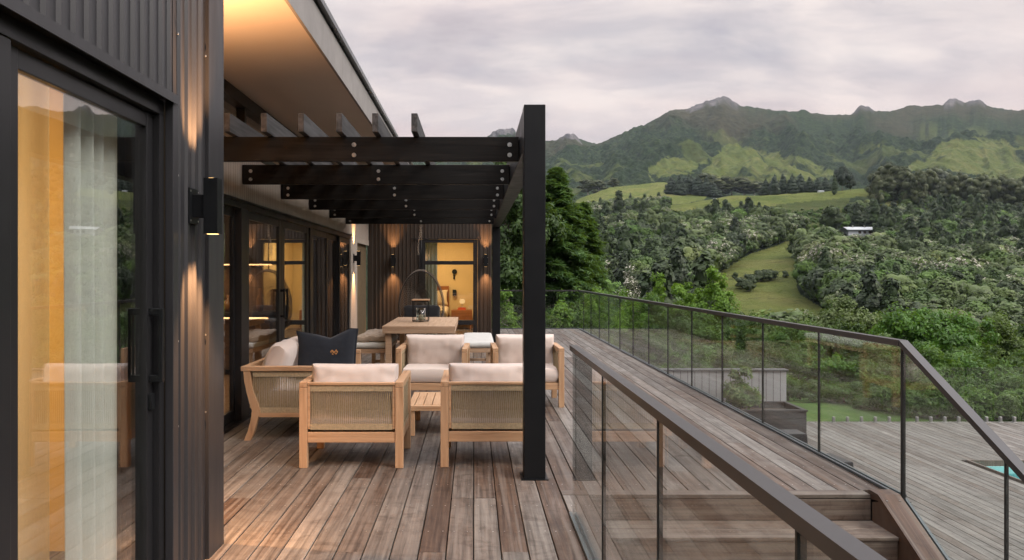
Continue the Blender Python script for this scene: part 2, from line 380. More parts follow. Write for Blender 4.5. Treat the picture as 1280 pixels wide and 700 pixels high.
KY = np.array([18, 24, 45, 80, 140, 220, 350, 480, 600, 760, 940, 1090, 1300, 1600, 2000, 2400, 2700, 4200], float)
KX = np.array([380, 560, 700, 760, 830, 900, 1000, 1090, 1180, 1280, 1500, 2000], float)
_near = {18: -3.6, 24: -4.2, 45: -8.5, 80: -15, 140: -20}
_py = {   # image heights of the slope, per column
    220: [392, 392, 392, 392, 393, 392, 388, 392, 396, 398, 400, 400],
    350: [335, 335, 335, 335, 333, 330, 320, 330, 338, 338, 340, 340],
    480: [300, 300, 298, 290, 286, 283, 278, 288, 292, 290, 290, 290],
    600: [278, 278, 272, 264, 259, 248, 241, 235, 255, 262, 262, 262],
    760: [280, 280, 274, 268, 262, 256, 250, 242, 262, 262, 262, 262],
    940: [276, 276, 268, 250, 242, 246, 250, 245, 262, 262, 262, 262],
    1090: [270, 270, 258, 236, 229, 243, 246, 243, 262, 262, 262, 262],
    1300: [262, 262, 256, 246, 240, 238, 236, 232, 236, 240, 240, 240]}
_tab = np.zeros((len(KY), len(KX)))
for i, y in enumerate(KY):
    if y in _near: _tab[i] = _near[y]
    elif y in _py: _tab[i] = [H_EYE - (p - 342) * y / FPX for p in _py[y]]
def H(X, Y):
    """height of the land; bearing columns between the knots, several spurs and gullies"""
    r = np.hypot(X, Y); ang = np.arctan2(X, Y); angc = np.clip(ang, math.atan(-212 / 900), math.atan(1300 / 900))
    u = np.tan(angc); px = 592 + 900 * u; Ye = r * np.cos(angc)
    ridge = np.interp(px, RIDGE[:, 0], RIDGE[:, 1])
    lk = np.log(KY); ly = np.log(np.clip(Ye, KY[0], KY[-1]))
    k = np.clip(np.searchsorted(lk, ly) - 1, 0, len(KY) - 2); t = (ly - lk[k]) / (lk[k + 1] - lk[k]); ts = t * t * (3 - 2 * t) * .45 + t * .55
    def row(j):
        ktab = np.zeros_like(px)
        for jj in range(len(KY)):
            m = j == jj
            if not m.any(): continue
            yk = KY[jj]; p = px[m]
            if yk <= 1300: ktab[m] = np.interp(p, KX, _tab[jj])
            else:
                rg = ridge[m]; base = 238.0
                sm = np.interp(p, RIDGE[::3, 0], RIDGE[::3, 1])
                f = {1600: .80, 2000: .40, 2400: 0.0, 2700: .05, 4200: .9}[yk]
                top = rg if yk == 2400 else sm
                z = H_EYE - ((top + (base - top) * f) - 342) * yk / FPX
                ktab[m] = z if yk != 4200 else 40.0
        return ktab
    z = row(k) * (1 - ts) + row(k + 1) * ts
    far = np.clip((Ye - 1150) / 500, 0, 1) * np.clip((2390 - Ye) / 260, 0, 1)
    sp = np.abs(fbm(px / 75 + Ye / 1500, Ye / 1100, 4, 5) - .5) * 2
    z = z - far * (sp * 82 - 16) + far * (fbm(X / 150, Y / 150, 5, 21, .62) - .5) * 120
    mid = np.clip((Ye - 90) / 150, 0, 1) * np.clip((1300 - Ye) / 300, 0, 1)
    z = z + mid * (fbm(X / 55, Y / 55, 4, 33) - .5) * (3 + Ye * .010)
    return z
def proj(X, Y, Z): return 592 + 900 * X / Y, 342 - 900 * (Z - H_EYE) / Y
def inpoly(px, py, poly):
    inside = np.zeros(px.shape, bool); n = len(poly)
    for i in range(n):
        x0, y0 = poly[i]; x1, y1 = poly[(i + 1) % n]
        c = ((y0 > py) != (y1 > py)) & (px < (x1 - x0) * (py - y0) / ((y1 - y0) or 1e-9) + x0)
        inside ^= c
    return inside
PAST = [[(888, 352), (922, 324), (955, 312), (975, 306), (1004, 294), (1036, 289), (1042, 299), (1018, 304), (1000, 312), (996, 322), (1004, 334), (1006, 348), (994, 356), (1000, 368), (1024, 382), (1046, 398), (1050, 430), (915, 430), (868, 400), (862, 376)],
        [(832, 263), (838, 256), (862, 250), (900, 246), (960, 243), (1000, 238), (1094, 231), (1096, 244), (1045, 249), (1000, 253), (960, 257), (925, 260), (880, 264), (850, 270)],
        [(715, 262), (722, 250), (755, 234), (800, 226), (838, 226), (850, 238), (884, 243), (880, 250), (838, 257), (808, 263), (760, 266)],
        [(800, 291), (830, 278), (842, 282), (836, 288), (812, 296)], [(1152, 277), (1164, 252), (1180, 250), (1176, 262), (1172, 280)],
        [(1085, 262), (1110, 252), (1128, 250), (1120, 258), (1090, 268)]]
SCRUB = [(950, 256), (1000, 250), (1062, 248), (1060, 268), (1050, 284), (1010, 292), (978, 292), (962, 275)]
MPAST = [[(878, 222), (886, 205), (893, 192), (905, 180), (925, 175), (945, 184), (975, 194), (1008, 203), (1042, 214), (1035, 226), (880, 232)], [(812, 214), (826, 196), (850, 188), (878, 192), (880, 206), (862, 216), (838, 224), (812, 224)],
         [(1132, 210), (1150, 198), (1168, 188), (1182, 178), (1200, 172), (1224, 170), (1248, 178), (1290, 190), (1290, 232), (1230, 226), (1180, 215)], [(1060, 188), (1075, 180), (1092, 178), (1098, 186), (1080, 193), (1062, 196)]]
def cover(X, Y, Z):
    """which land is pasture (1) and which is bush (0)"""
    px, py = proj(X, np.maximum(Y, 1), Z)
    j = (fbm(X / 18, Y / 18, 3, 51) - .5) * 6; k = (fbm(X / 18, Y / 18, 3, 61) - .5) * 5
    m = np.zeros(px.shape)
    hill = (Y > 130) & (Y < 1200)
    for i, p in enumerate(PAST):
        sel = inpoly(px + j, py + k, p) & hill
        if i == 2: sel &= Y > 760
        else: sel &= Y < 780
        m[sel] = 1
    j2 = (fbm(X / 90, Y / 90, 5, 71, .65) - .5) * 34; k2 = (fbm(X / 90, Y / 90, 5, 81, .65) - .5) * 22
    scr_ = inpoly(px + j, py + k, SCRUB) & hill & (Y < 640); m[scr_ & (m < .5)] = .42
    mm_ = np.zeros(px.shape)
    for p in MPAST: mm_[inpoly(px + j2, py + k2, p) & (Y >= 1200)] = 1
    mot = fbm(X / 70, Y / 70, 5, 123, .7); mm_ *= np.clip((mot - .36) * 7, 0, 1) * .72
    wisp = np.clip((fbm(X / 170, Y / 170, 5, 133, .65) - .60) * 9, 0, .35) * (Y >= 1200) * (Z < 430)
    return np.maximum(np.maximum(m, mm_), wisp)
def terrain():
    th = np.concatenate([np.radians(np.arange(-178, -14, 4.0)), np.radians(np.linspace(-14, 39, 980)), np.radians(np.arange(40, 178, 3.0)), [math.radians(182)]])
    rr = np.concatenate([np.geomspace(6, 140, 60), np.geomspace(142, 1300, 330), np.linspace(1303, 2420, 430), np.linspace(2440, 4200, 20), []])
    TH, RR = np.meshgrid(th, rr); X = RR * np.sin(TH); Y = RR * np.cos(TH)
    Z = H(X, Y)
    back = (np.abs(TH) > 1.6) & (RR < 4000); Z = np.where(back, np.interp(RR, [0, 30, 300, 1500, 4200], [-3.6, -3.6, 25, 260, 30]), Z)
    C = cover(X, Y, Z); far = RR > 1150
    # scrub texture on the mountain, real relief; tussock and outcrops
    scr = fbm(X / 26, Y / 26, 4, 91, .6); br = fbm(X / 260, Y / 260, 5, 14, .6); hgt = np.clip(Z / 560, 0, 1)
    brown = np.clip((br - .55) * 5 + (hgt - .82) * 3.0, 0, .85) * far
    bushy = far * (1 - C) * (1 - brown * .75)
    Z = Z + bushy * (scr - .4) * 22 + far * (fbm(X / 9, Y / 9, 2, 17) - .5) * 5 * (1 - C)
    pxx, pyy = proj(X, np.maximum(Y, 1), Z)
    crag = np.zeros_like(Z)
    for cxx, wd, hh in ((632, 22, 11), (712, 17, 12), (897, 26, 14), (872, 18, 8), (1079, 15, 8), (1190, 14, 5), (1222, 13, 4)):
        crag += np.clip(1.25 - ((pxx - cxx) / wd) ** 2 - ((RR * np.cos(np.arctan((pxx - 592) / 900)) - 2385) / 75) ** 2 * 1.0, 0, 1)
    crag = np.clip(crag, 0, 1) * (Y > 100); rk = (fbm(X / 22, Y / 50, 4, 44, .6) - .35)
    rock = np.clip((crag - .25 + (rk - .15) * 1.5) * 3, 0, 1) * (crag > .02)
    Z = Z + rock * np.abs(fbm(X / 22, Y / 30, 3, 46) - .5) * 22 + np.clip(crag, 0, 1) ** 2 * 7
    P = np.stack([X, Y, Z], -1).reshape(-1, 3)
    nr, nc = X.shape; i = np.arange(nr - 1)[:, None] * nc + np.arange(nc - 1)[None]; Q = np.stack([i, i + nc, i + nc + 1, i + 1], -1).reshape(-1, 4)
    col = np.stack([C, brown, rock, np.ones_like(C)], -1).reshape(-1, 4)
    M = NM('hill_ground'); a = M.n('ShaderNodeVertexColor'); a.layer_name = 'cover'; s = M.n('ShaderNodeSeparateColor'); M.l(a.outputs[0], s.inputs[0])
    p1 = M.pos((1, 1, 1), 'World')
    past = M.ramp(M.noise(p1, .025, 7, .7, .3), [(.3, (.075, .110, .026)), (.5, (.135, .160, .042)), (.7, (.205, .195, .068))])
    past = M.mix(M.ramp(M.noise(p1, .22, 5, .7), [(.5, 0.0), (.72, .5)]), past, (.055, .085, .022))
    bush = M.ramp(M.noise(p1, .06, 9, .78, .5), [(.34, (.007, .016, .006)), (.48, (.019, .037, .015)), (.6, (.040, .060, .022)), (.74, (.072, .084, .036))])
    br_ = M.ramp(M.noise(p1, .03, 8, .7, .3), [(.3, (.022, .025, .014)), (.52, (.045, .042, .025)), (.75, (.082, .070, .044))])
    rk_ = M.ramp(M.noise(M.pos((1, .4, .25), 'World'), .06, 8, .75), [(.3, (.04, .04, .045)), (.5, (.11, .105, .11)), (.7, (.20, .185, .18))])
    dk = M.ramp(M.noise(p1, .11, 5, .7), [(.44, 1.0), (.56, 0.0)]); bush = M.mix(M.math('MULTIPLY', dk, .6), bush, (.006, .012, .006)); past = M.mix(M.math('MULTIPLY', M.ramp(M.noise(p1, .05, 6, .8), [(.54, 0.0), (.62, 1.0)]), .5), past, (.030, .048, .018))
    c = M.mix(s.outputs[1], bush, br_); c = M.mix(s.outputs[0], c, past); c = M.mix(s.outputs[2], c, rk_)
    M.pbr(c, .95, 0, M.bump(M.noise(p1, .09, 8, .75), .9, 9.0), .1)
    o = np_mesh('hill_terrain', P, Q, M.m, smooth=True, colors=col); tag(o, kind='structure')
terrain()

def m_grass():
    M = NM('lawn'); p = M.pos((1, 1, 1), 'World')
    c = M.ramp(M.noise(p, 1.2, 7, .7), [(.3, (.028, .060, .012)), (.55, (.055, .105, .02)), (.75, (.10, .14, .04))])
    M.pbr(c, .9, 0, M.bump(M.noise(p, 40, 4, .7), .8, .03), .2); return M.m
def lawn():
    xs = np.linspace(-12, 60, 200); ys = np.linspace(15.8, 60, 150); X, Y = np.meshgrid(xs, ys)
    Z = -1.92 - .16 * np.clip(Y - 19, 0, 8) - .24 * np.clip(Y - 27, 0, 60) + (fbm(X / 1.5, Y / 1.5, 4, 3) - .5) * .14
    n0, n1 = X.shape; i = np.arange(n0 - 1)[:, None] * n1 + np.arange(n1 - 1)[None]
    Q = np.stack([i, i + 1, i + n1 + 1, i + n1], -1).reshape(-1, 4)
    o = np_mesh('lawn_slope', np.stack([X, Y, Z], -1).reshape(-1, 3), Q, m_grass(), smooth=True); tag(o, kind='structure')
lawn()
def lawnz(X, Y): return -1.92 - .16 * min(max(Y - 19, 0), 8) - .24 * max(Y - 27, 0)

# ================================================================ DECKS
PITCH = .1436; ZL = -1.80
def boards(mb, sc_, x0, x1, y0, y1, z, pitch=PITCH, gap=.0045, seed=1, lmin=2.2, lmax=5.0, off=0.0, holes=(), th=.022):
    rn = random.Random(seed); k0 = math.floor((x0 - off) / pitch)
    k = k0
    while off + k * pitch < x1 - 1e-4:
        a = max(x0, off + k * pitch + gap / 2); b = min(x1, off + (k + 1) * pitch - gap / 2); k += 1
        if b - a < .01: continue
        spans = [(y0, y1)]
        for hx0, hx1, hy0, hy1 in holes:
            if b > hx0 and a < hx1:
                if a < hx0: b2 = hx0
                ns = []
                for s0, s1 in spans:
                    if hy1 <= s0 or hy0 >= s1: ns.append((s0, s1)); continue
                    if hy0 > s0: ns.append((s0, hy0))
                    if hy1 < s1: ns.append((hy1, s1))
                spans = ns
        for s0, s1 in spans:
            y = s0 - rn.choice([0, .9, 1.8, 2.7, 3.6])
            while y < s1:
                l = round(rn.uniform(lmin, lmax) / .45) * .45; ya = max(y + .001, s0); yb = min(y + l - .001, s1); y += l
                if yb - ya < .02: continue
                r = rn.random(); dz = rn.uniform(-.0012, .0012); c = .0025
                mb.add([(a, ya, z - th), (b, ya, z - th), (b, yb, z - th), (a, yb, z - th), (a, ya, z - c + dz), (b, ya, z - c + dz), (b, yb, z - c + dz), (a, yb, z - c + dz),
                        (a + c, ya + .0006, z + dz), (b - c, ya + .0006, z + dz), (b - c, yb - .0006, z + dz), (a + c, yb - .0006, z + dz)],
                       [(0, 1, 5, 4), (1, 2, 6, 5), (2, 3, 7, 6), (3, 0, 4, 7), (4, 5, 9, 8), (5, 6, 10, 9), (6, 7, 11, 10), (7, 4, 8, 11), (8, 9, 10, 11)], r)
                if sc_ is not None:
                    j = math.ceil(ya / .45) * .45
                    while j < yb:
                        for jj in ((j,) if min(j - ya, yb - j) > .05 else (ya + .03, ya + .03)):
                            if jj > yb: continue
                            for sx in (a + .028, b - .028):
                                q = .0036; jx = sx + rn.uniform(-.004, .004); jy = jj + rn.uniform(-.006, .006)
                                sc_.add([(jx - q, jy - q, z + dz + .0012), (jx + q, jy - q, z + dz + .0012), (jx + q, jy + q, z + dz + .0012), (jx - q, jy + q, z + dz + .0012)], [(0, 1, 2, 3)])
                        j += .45
mb = MB(); sm = MB()
boards(mb, sm, -2.27, .576, -1.2, 18.93, 0, seed=3, gap=.0062)
boards(mb, sm, .5764, 2.845, 4.82, 18.93, 0, seed=5, gap=.0062, off=.0018)
boards(mb, sm, .580, .755, -.5, 4.71, 0, pitch=.0875, off=.580, seed=9)
dk = mb.build('upper_deck', DECK, fix=False); tag(dk, kind='structure')
# nosing board across the head of the stairs and the deck's edge board
mb2 = MB(); mb2.cbox(.580, 2.60, 4.715, 4.815, -.022, .003, .004, rnd=.12); mb2.cbox(-2.2, .588, 4.722, 4.818, -.022, -.0005, .003, rnd=.7) if False else None
mb2.build('deck_nosing', DECKX, dk)
sm.build('deck_screws', SCREW, dk, fix=False)
obox('joist_shade_bed', m_simple('deck_shadow_timber', (.02, .016, .013), .9), dk, -2.3, 2.84, 4.75, 18.92, -.20, -.030)  # solid dark bed standing in for the shade seen between boards
obox('joist_shade_bed', bpy.data.materials['deck_shadow_timber'], dk, -2.3, .75, -1.2, 4.70, -.20, -.030)
fm = MB()
for z0 in np.arange(-1.78, -.15, .145): fm.box(2.846, 2.87, 4.72, 18.95, z0, z0 + .14, rnd=random.random())
for z0 in np.arange(-1.78, -.15, .145): fm.box(-.2, 2.846, 18.932, 18.955, z0, z0 + .14, rnd=random.random())
fm.build('deck_skirt', DECKD, dk)

mb = MB(); PX0, PY1 = 8.59, 12.55
boards(mb, None, .78, 22, -4, 15.78, ZL, gap=.009, seed=21, lmin=2.4, lmax=5.4, holes=((PX0, 13.2, 2.0, PY1),))
ld = mb.build('lower_deck', DECKB, fix=False); tag(ld, kind='structure')
obox('lower_joist_shade_bed', bpy.data.materials['deck_shadow_timber'], ld, .78, PX0 - .02, -4, 15.76, ZL - .2, ZL - .03)  # dark bed again, for the shade below the lower boards
obox('lower_joist_shade_bed', bpy.data.materials['deck_shadow_timber'], ld, PX0, 22, PY1 + .02, 15.76, ZL - .2, ZL - .03)
obox('lower_deck_edge', DECKB, ld, .78, 22, 15.782, 15.81, ZL - .16, ZL + .004)

# swimming pool
pool = empty('swimming_pool', (PX0, 7, ZL), 0, 'turquoise swimming pool let into the silvered lower deck', 'swimming pool')
def pl(n, m, *b): o = obox(n, m, None, *b); o.parent = pool; o.matrix_parent_inverse = Matrix.Translation((-PX0, -7, -ZL)); return o
TILE = m_simple('pool_plaster', (.30, .62, .62), .4, 0, .05, 3)
pl('pool_wall', TILE, PX0 + .05, 13.15, PY1 - .06, PY1 - .01, ZL - 1.6, ZL - .10); pl('pool_wall', TILE, PX0 + .01, PX0 + .06, 2.0, PY1 - .06, ZL - 1.6, ZL - .10)
pl('pool_floor', TILE, PX0 + .01, 13.15, 2.0, PY1 - .01, ZL - 1.7, ZL - 1.6)
pl('coping', DECKD, PX0 + .004, 13.15, PY1 - .035, PY1 - .004, ZL - .20, ZL + .004); pl('coping', DECKD, PX0 + .004, PX0 + .035, 2.0, PY1 - .036, ZL - .20, ZL + .004)
M = NM('pool_water_surface'); p = M.pos((1, 1, 1), 'World'); nb = M.bump(M.noise(p, 3.5, 3, .5), .12, .02)
d = M.n('ShaderNodeBsdfTransparent'); M.set(d, 'Color', (.50, .86, .87)); g = M.n('ShaderNodeBsdfGlossy'); M.set(g, 'Roughness', .03); M.l(nb, g.inputs['Normal']); fr = M.n('ShaderNodeFresnel'); M.set(fr, 'IOR', 1.33); M.l(nb, fr.inputs['Normal'])
mx = M.n('ShaderNodeMixShader'); M.l(fr.outputs[0], mx.inputs[0]); M.l(d.outputs[0], mx.inputs[1]); M.l(g.outputs[0], mx.inputs[2]); M.l(mx.outputs[0], M.out.inputs[0])
m = MB(); m.add([(PX0 + .03, 2, ZL - .22), (13.15, 2, ZL - .22), (13.15, PY1 - .03, ZL - .22), (PX0 + .03, PY1 - .03, ZL - .22)], [(0, 1, 2, 3)])
o = m.build('pool_water', M.m, fix=False); tag(o, kind='structure')

# stairs
st = empty('deck_stairs', (1.68, 4.7, 0), 0, 'brown timber stairs running down from the upper deck between the glass rails', 'stairs')
def par(o, root): o.parent = root; o.matrix_parent_inverse = root.matrix_basis.inverted(); return o
RZ = .1636; rn = random.Random(4)
for k in range(1, 12):
    z = -RZ * k; yf = 4.705 - .3 * k
    if k < 11:
        m = MB()
        for a, b in ((yf - .005, yf + .145), (yf + .15, yf + .305)):
            m.cbox(.76, 2.60, a, b, z - .024, z, .004, rnd=rn.random())
        o = m.build('tread', DECKX); par(o, st)
    m = MB(); m.cbox(.762, 2.598, yf + .305, yf + .325, z + .002, z + RZ - .027, .002, rnd=rn.random()); par(m.build('riser', DECKX), st)
def slope(y): return -(4.63 - y) * RZ / .30
m = MB(); y0 = 1.2
m.prism([(4.74, -.03), (4.74, .030), (4.63, .030), (y0, slope(y0) + .030), (y0, slope(y0) - .01), (4.63, -.012)], 'x', 2.600, 2.742, rnd=.85); par(m.build('stringer_cap', DECKD), st)
m = MB(); m.prism([(4.70, -.04), (4.62, -.014), (y0, slope(y0) - .014), (y0, ZL), (4.70, ZL)], 'x', 2.602, 2.72, rnd=.5); par(m.build('stringer', DECKD), st)
m = MB(); m.prism([(4.70, -.03), (-.4, -.03), (-.4, ZL), (4.70, ZL)], 'x', .700, .757, rnd=.3); par(m.build('stringer', DECKD), st)
for y in np.arange(4.58, 1.3, -.45):
    for x in (2.63, 2.712): m = MB(); m.lathe([(.006, slope(y) + .029), (.006, slope(y) + .0325)], x, y, 8); par(m.build('screw', SCREW), st)

# ================================================================ GLASS BALUSTRADES
JOINT = m_simple('black_glazing_gasket', (.008, .008, .008), .5)
TRACK = m_simple('grey_glazing_track', (.10, .115, .12), .35, .4)
def balustrade(label, p0, p1, zb0, zb1, zt0, zt1, cuts, off=(0, 0), rail=(.05, .035), endrail=0.0):
    """p0->p1 plan run; glass between base z and top z"""
    a = Vector((*p0, 0)); b = Vector((*p1, 0)); d = (b - a); Ln = d.length; d.normalize(); nrm = Vector((-d.y, d.x, 0))
    root = empty('glass_balustrade', (*p0, 0), 0, label, 'balustrade')
    def P(t, z, n=0.0): q = a + d * t + nrm * n; return (q.x, q.y, z)
    def zb(t): return zb0 + (zb1 - zb0) * t / Ln
    def zt(t): return zt0 + (zt1 - zt0) * t / Ln
    def slab(name, mat, t0, t1, zl0, zl1, zh0, zh1, h):
        m = MB(); m.add([P(t0, zl0, -h), P(t1, zl1, -h), P(t1, zl1, h), P(t0, zl0, h), P(t0, zh0, -h), P(t1, zh1, -h), P(t1, zh1, h), P(t0, zh0, h)],
                        [(3, 2, 1, 0), (4, 5, 6, 7), (0, 1, 5, 4), (1, 2, 6, 5), (2, 3, 7, 6), (3, 0, 4, 7)]); return par(m.build(name, mat), root)
    cs = [0.0] + list(cuts) + [Ln]
    for t0, t1 in zip(cs[:-1], cs[1:]):
        g0 = t0 + (.005 if t0 > 0 else 0); g1 = t1 - (.005 if t1 < Ln else 0)
        slab('glass_panel', RGLASS, g0, g1, zb(g0), zb(g1), zt(g0) - rail[1] + .004, zt(g1) - rail[1] + .004, .006)
        if t0 > 0: slab('panel_joint', JOINT, t0 - .0045, t0 + .0045, zb(t0) + .002, zb(t0) + .002, zt(t0) - rail[1] + .002, zt(t0) - rail[1] + .002, .009)
    slab('handrail', RAILM, -endrail, Ln + endrail, zt(-endrail) - rail[1], zt(Ln + endrail) - rail[1], zt(-endrail), zt(Ln + endrail), rail[0] / 2)
    for s in (-1, 1):
        m = MB(); h0 = s * .010; h1 = s * .028
        m.add([P(0, zb(0), h0), P(Ln, zb(Ln), h0), P(Ln, zb(Ln), h1), P(0, zb(0), h1), P(0, zb(0) + .018, h0), P(Ln, zb(Ln) + .018, h0), P(Ln, zb(Ln) + .018, h1), P(0, zb(0) + .018, h1)],
              [(3, 2, 1, 0), (4, 5, 6, 7), (0, 1, 5, 4), (1, 2, 6, 5), (2, 3, 7, 6), (3, 0, 4, 7)]); par(m.build('base_track', TRACK), root)
    return root
balustrade('long level glass balustrade with a dark handrail beside the stairs in the foreground', (.60, 4.32), (.60, -.6), .002, .002, 1.02, 1.02, [1.0, 2.0, 3.0, 4.0], rail=(.044, .031), endrail=.02)
XR = 2.775; pn = 1.124
balustrade('glass balustrade running along the far right edge of the upper deck', (XR, 4.66), (XR, 18.90), .002, .002, 1.02, 1.02, [pn * i + .0 for i in range(1, 13)], rail=(.055, .04))
sl = RZ / .30
balustrade('sloping glass balustrade that drops beside the stairs on the right', (XR, 4.65), (XR, 1.4), -.02, -.02 - 3.25 * sl, 1.02, 1.02 - 3.25 * sl, [.0 + .90, 1.80, 2.70], rail=(.055, .04))
balustrade('glass balustrade across the far end of the upper deck', (XR, 18.90), (.42, 18.90), .002, .002, 1.02, 1.02, [1.0], rail=(.05, .035))
m = MB()
for yy in (4.655,): m.cbox(XR - .012, XR + .012, yy - .012, yy + .006, -.02, 1.0, .002)
o = m.build('balustrade_corner_post', JOINT); tag(o, 'slim black upright at the top of the stairs joining two glass balustrades', 'post')

# pool fence
pf = empty('pool_fence', (7.8, 15.72, ZL), 0, 'frameless glass pool fence on short steel spigots at the back of the lower deck', 'fence')
x = 7.86; i = 0; SPIG = m_simple('satin_steel', (.30, .30, .29), .45, .6, .1, 10)
while x < 16:
    m = MB(); z = ZL
    m.cbox(x - .025, x + .025, 15.69, 15.75, z, z + .125, .005, 1); m.cbox(x - .05, x + .05, 15.68, 15.76, z, z + .012, .003, 1); par(m.build('spigot', SPIG), pf)
    if i % 2 == 0: m = MB(); m.box(x - .14, x + .44, 15.715, 15.725, z + .05, z + 1.21); par(m.build('glass_panel', FGLASS), pf)
    x += .305 if i % 2 else .302; i += 1

# screen wall, planter and beanbags on the lower deck
sw = empty('screen_wall', (4.6, 15.3, ZL), 0, 'low grey boarded screen wall behind the planter on the lower deck', 'wall')
par(obox('boarding', SCREEN, None, 2.95, 6.58, 15.15, 15.30, ZL, -.60), sw); par(obox('capping', GUTTER, None, 2.9, 6.62, 15.12, 15.34, -.60, -.565, .004), sw)
pb = empty('planter_box', (5.7, 14.5, ZL), 0, 'long charcoal planter box with a leafy shrub in front of the grey screen', 'planter')
PLB = m_wood('charcoal_planter_board', (.028, .027, .027), (.055, .053, .052), 'x', .6, (.016, .016, .016))
def planter():
    x0, x1, y0, y1, zt = 4.2, 6.52, 14.1, 15.05, -1.25
    for k in range(4):
        z0 = ZL + .02 + k * .132
        for b in ((x0, x1, y0, y0 + .04), (x0, x1, y1 - .04, y1), (x0, x0 + .04, y0 + .041, y1 - .041), (x1 - .04, x1, y0 + .041, y1 - .041)): par(obox('side_board', PLB, None, *b, z0, z0 + .126), pb)
    zt = ZL + .02 + 4 * .132
    for b in ((x0 - .02, x1 + .02, y0 - .02, y0 + .06), (x0 - .02, x1 + .02, y1 - .06, y1 + .02), (x0 - .02, x0 + .06, y0 + .061, y1 - .061), (x1 - .06, x1 + .02, y0 + .061, y1 - .061)): par(obox('top_rim', PLB, None, *b, zt, zt + .03), pb)
    par(obox('soil', m_simple('soil', (.05, .035, .025), .95, 0, .4, 20, .8), None, x0 + .04, x1 - .04, y0 + .04, y1 - .04, zt - .16, zt - .10), pb)
planter()
def beanbag(x, y, w_, d_, h, lab, rot=0):
    m = MB(); m.prism([(-w_ / 2, 0), (w_ / 2, 0), (w_ / 2 - .03, h), (-w_ / 2 + .03, h)], 'y', -d_ / 2, d_ / 2)
    o = m.build('pouf', m_fabric('black_outdoor_fabric', (.012, .013, .015), 300)); bv = o.modifiers.new('soft_edge', 'BEVEL'); bv.width = .022; bv.segments = 3
    o.location = (x, y, ZL); o.rotation_euler = (0, 0, rot); tag(o, lab, 'pouf')
beanbag(5.22, 10.6, .50, .55, .54, 'larger black pouf on the lower deck by the foot of the glass balustrade', .1)
beanbag(5.72, 12.9, .40, .4, .42, 'smaller black pouf beside the planter on the lower deck')
# ================================================================ HOUSE
house = empty('house', (-2.3, 8, 0), 0, 'single storey charcoal metal clad house with sliding glass doors and a wide boarded eave', 'house')
HM = house.matrix_basis.inverted()
def hp(o, p=None):
    if p is None: o.parent = house; o.matrix_parent_inverse = HM
    else: o.parent = p
    return o
def hbox(name, mat, *b, bev=0.0, p=None): return hp(obox(name, mat, None, *b, bev), p)
def ribs(mb, axis, plane, out, a0, a1, z0, z1, pitch=.085, d=.0125):
    """profiled sheet; axis 'y': sheet in x=plane, out=+1 towards +x ; axis 'x': sheet in y=plane, out=-1"""
    t = a0; prof = []
    while t < a1 - 1e-6:
        for dt, h in ((0, 0), (.046, 0), (.056, d), (.075, d), (.0845, 0)):
            if t + dt <= a1: prof.append((t + dt, h))
        t += pitch
    prof.append((a1, prof[-1][1])); prof.append((a1, -.03)); prof.insert(0, (a0, -.03))
    V = []; F = []
    for t, h in prof:
        c = plane + out * h
        for z in (z0, z1): V.append((c, t, z) if axis == 'y' else (t, c, z))
    for i in range(len(prof) - 1): F.append((2 * i, 2 * i + 2, 2 * i + 3, 2 * i + 1))
    mb.add(V, F)
XN = -1.363
m = MB(); ribs(m, 'y', XN, 1, -1.2 + .017, 3.222, 2.262, 3.30); ribs(m, 'y', XN, 1, 3.262, 3.655, -.0, 3.30)
hp(m.build('wall_cladding', CLAD, fix=False))
m = MB(); m.cbox(-1.372, -1.343, 3.655, 3.872, .0, 3.30, .003); m.cbox(-1.62, -1.373, 3.845, 3.872, .0, 3.30, .002); hp(m.build('corner_flashing', CLAD))
m = MB(); ribs(m, 'x', 3.86, 1, -2.4, -1.63, 0, 3.30); hp(m.build('wall_cladding', CLAD, fix=False))
m = MB()
for z in (.75, 1.14, 1.9, 2.55):
    for y in (3.30, 3.64): m.lathe([(.004, z - .004), (.004, z + .004)], XN + .008, y, 6)
hp(m.build('cladding_screws', SCREW))
m = MB(); m.prism([(XN - .02, 2.268), (-1.322, 2.246), (-1.322, 2.205), (-1.326, 2.205), (-1.326, 2.236), (XN - .02, 2.256)], 'y', -1.2, 3.232); hp(m.build('head_flashing', CLAD))
m = MB(); m.cbox(-1.372, -1.335, 3.2, 3.258, 0, 2.238, .003); hp(m.build('jamb_flashing', CLAD))
hbox('wall_core', CLAD, -1.60, -1.385, -1.2, 3.2, 2.26, 3.28); hbox('wall_core', CLAD, -1.60, -1.385, 3.262, 3.84, 0, 3.28)
# near sliding door
nd = MB(); nd.cbox(-1.50, -1.375, -1.2, 3.198, 2.150, 2.215, .002); nd.cbox(-1.50, -1.36, -1.2, 3.198, 2.222, 2.243, .002); nd.cbox(-1.50, -1.375, 3.155, 3.198, 0, 2.149, .002); nd.cbox(-1.52, -1.375, -1.2, 3.154, -.012, .022, .002)
ndo = hp(nd.build('door_frame', FRAME))
d1 = MB(); d1.cbox(-1.445, -1.405, 3.095, 3.152, .024, 2.147, .003); d1.cbox(-1.445, -1.405, 2.10, 2.222, .024, 2.147, .003); d1.cbox(-1.443, -1.407, 2.223, 3.094, 2.082, 2.146, .003); d1.cbox(-1.443, -1.407, 2.223, 3.094, .025, .11, .003)
sd1 = hp(d1.build('sliding_door', FRAME))
obox('glass', DGLASS, sd1, -1.428, -1.420, 2.222, 3.096, .11, 2.083)
d2 = MB(); d2.cbox(-1.404, -1.378, 2.085, 2.146, .024, 2.147, .003); d2.cbox(-1.403, -1.379, .9, 2.084, 2.07, 2.146, .003); d2.cbox(-1.403, -1.379, .9, 2.084, .025, .11, .003); d2.cbox(-1.404, -1.378, .84, .9, .024, 2.147, .003)
sd2 = hp(d2.build('sliding_door', FRAME)); obox('glass', DGLASS, sd2, -1.395, -1.387, .9, 2.085, .11, 2.07)
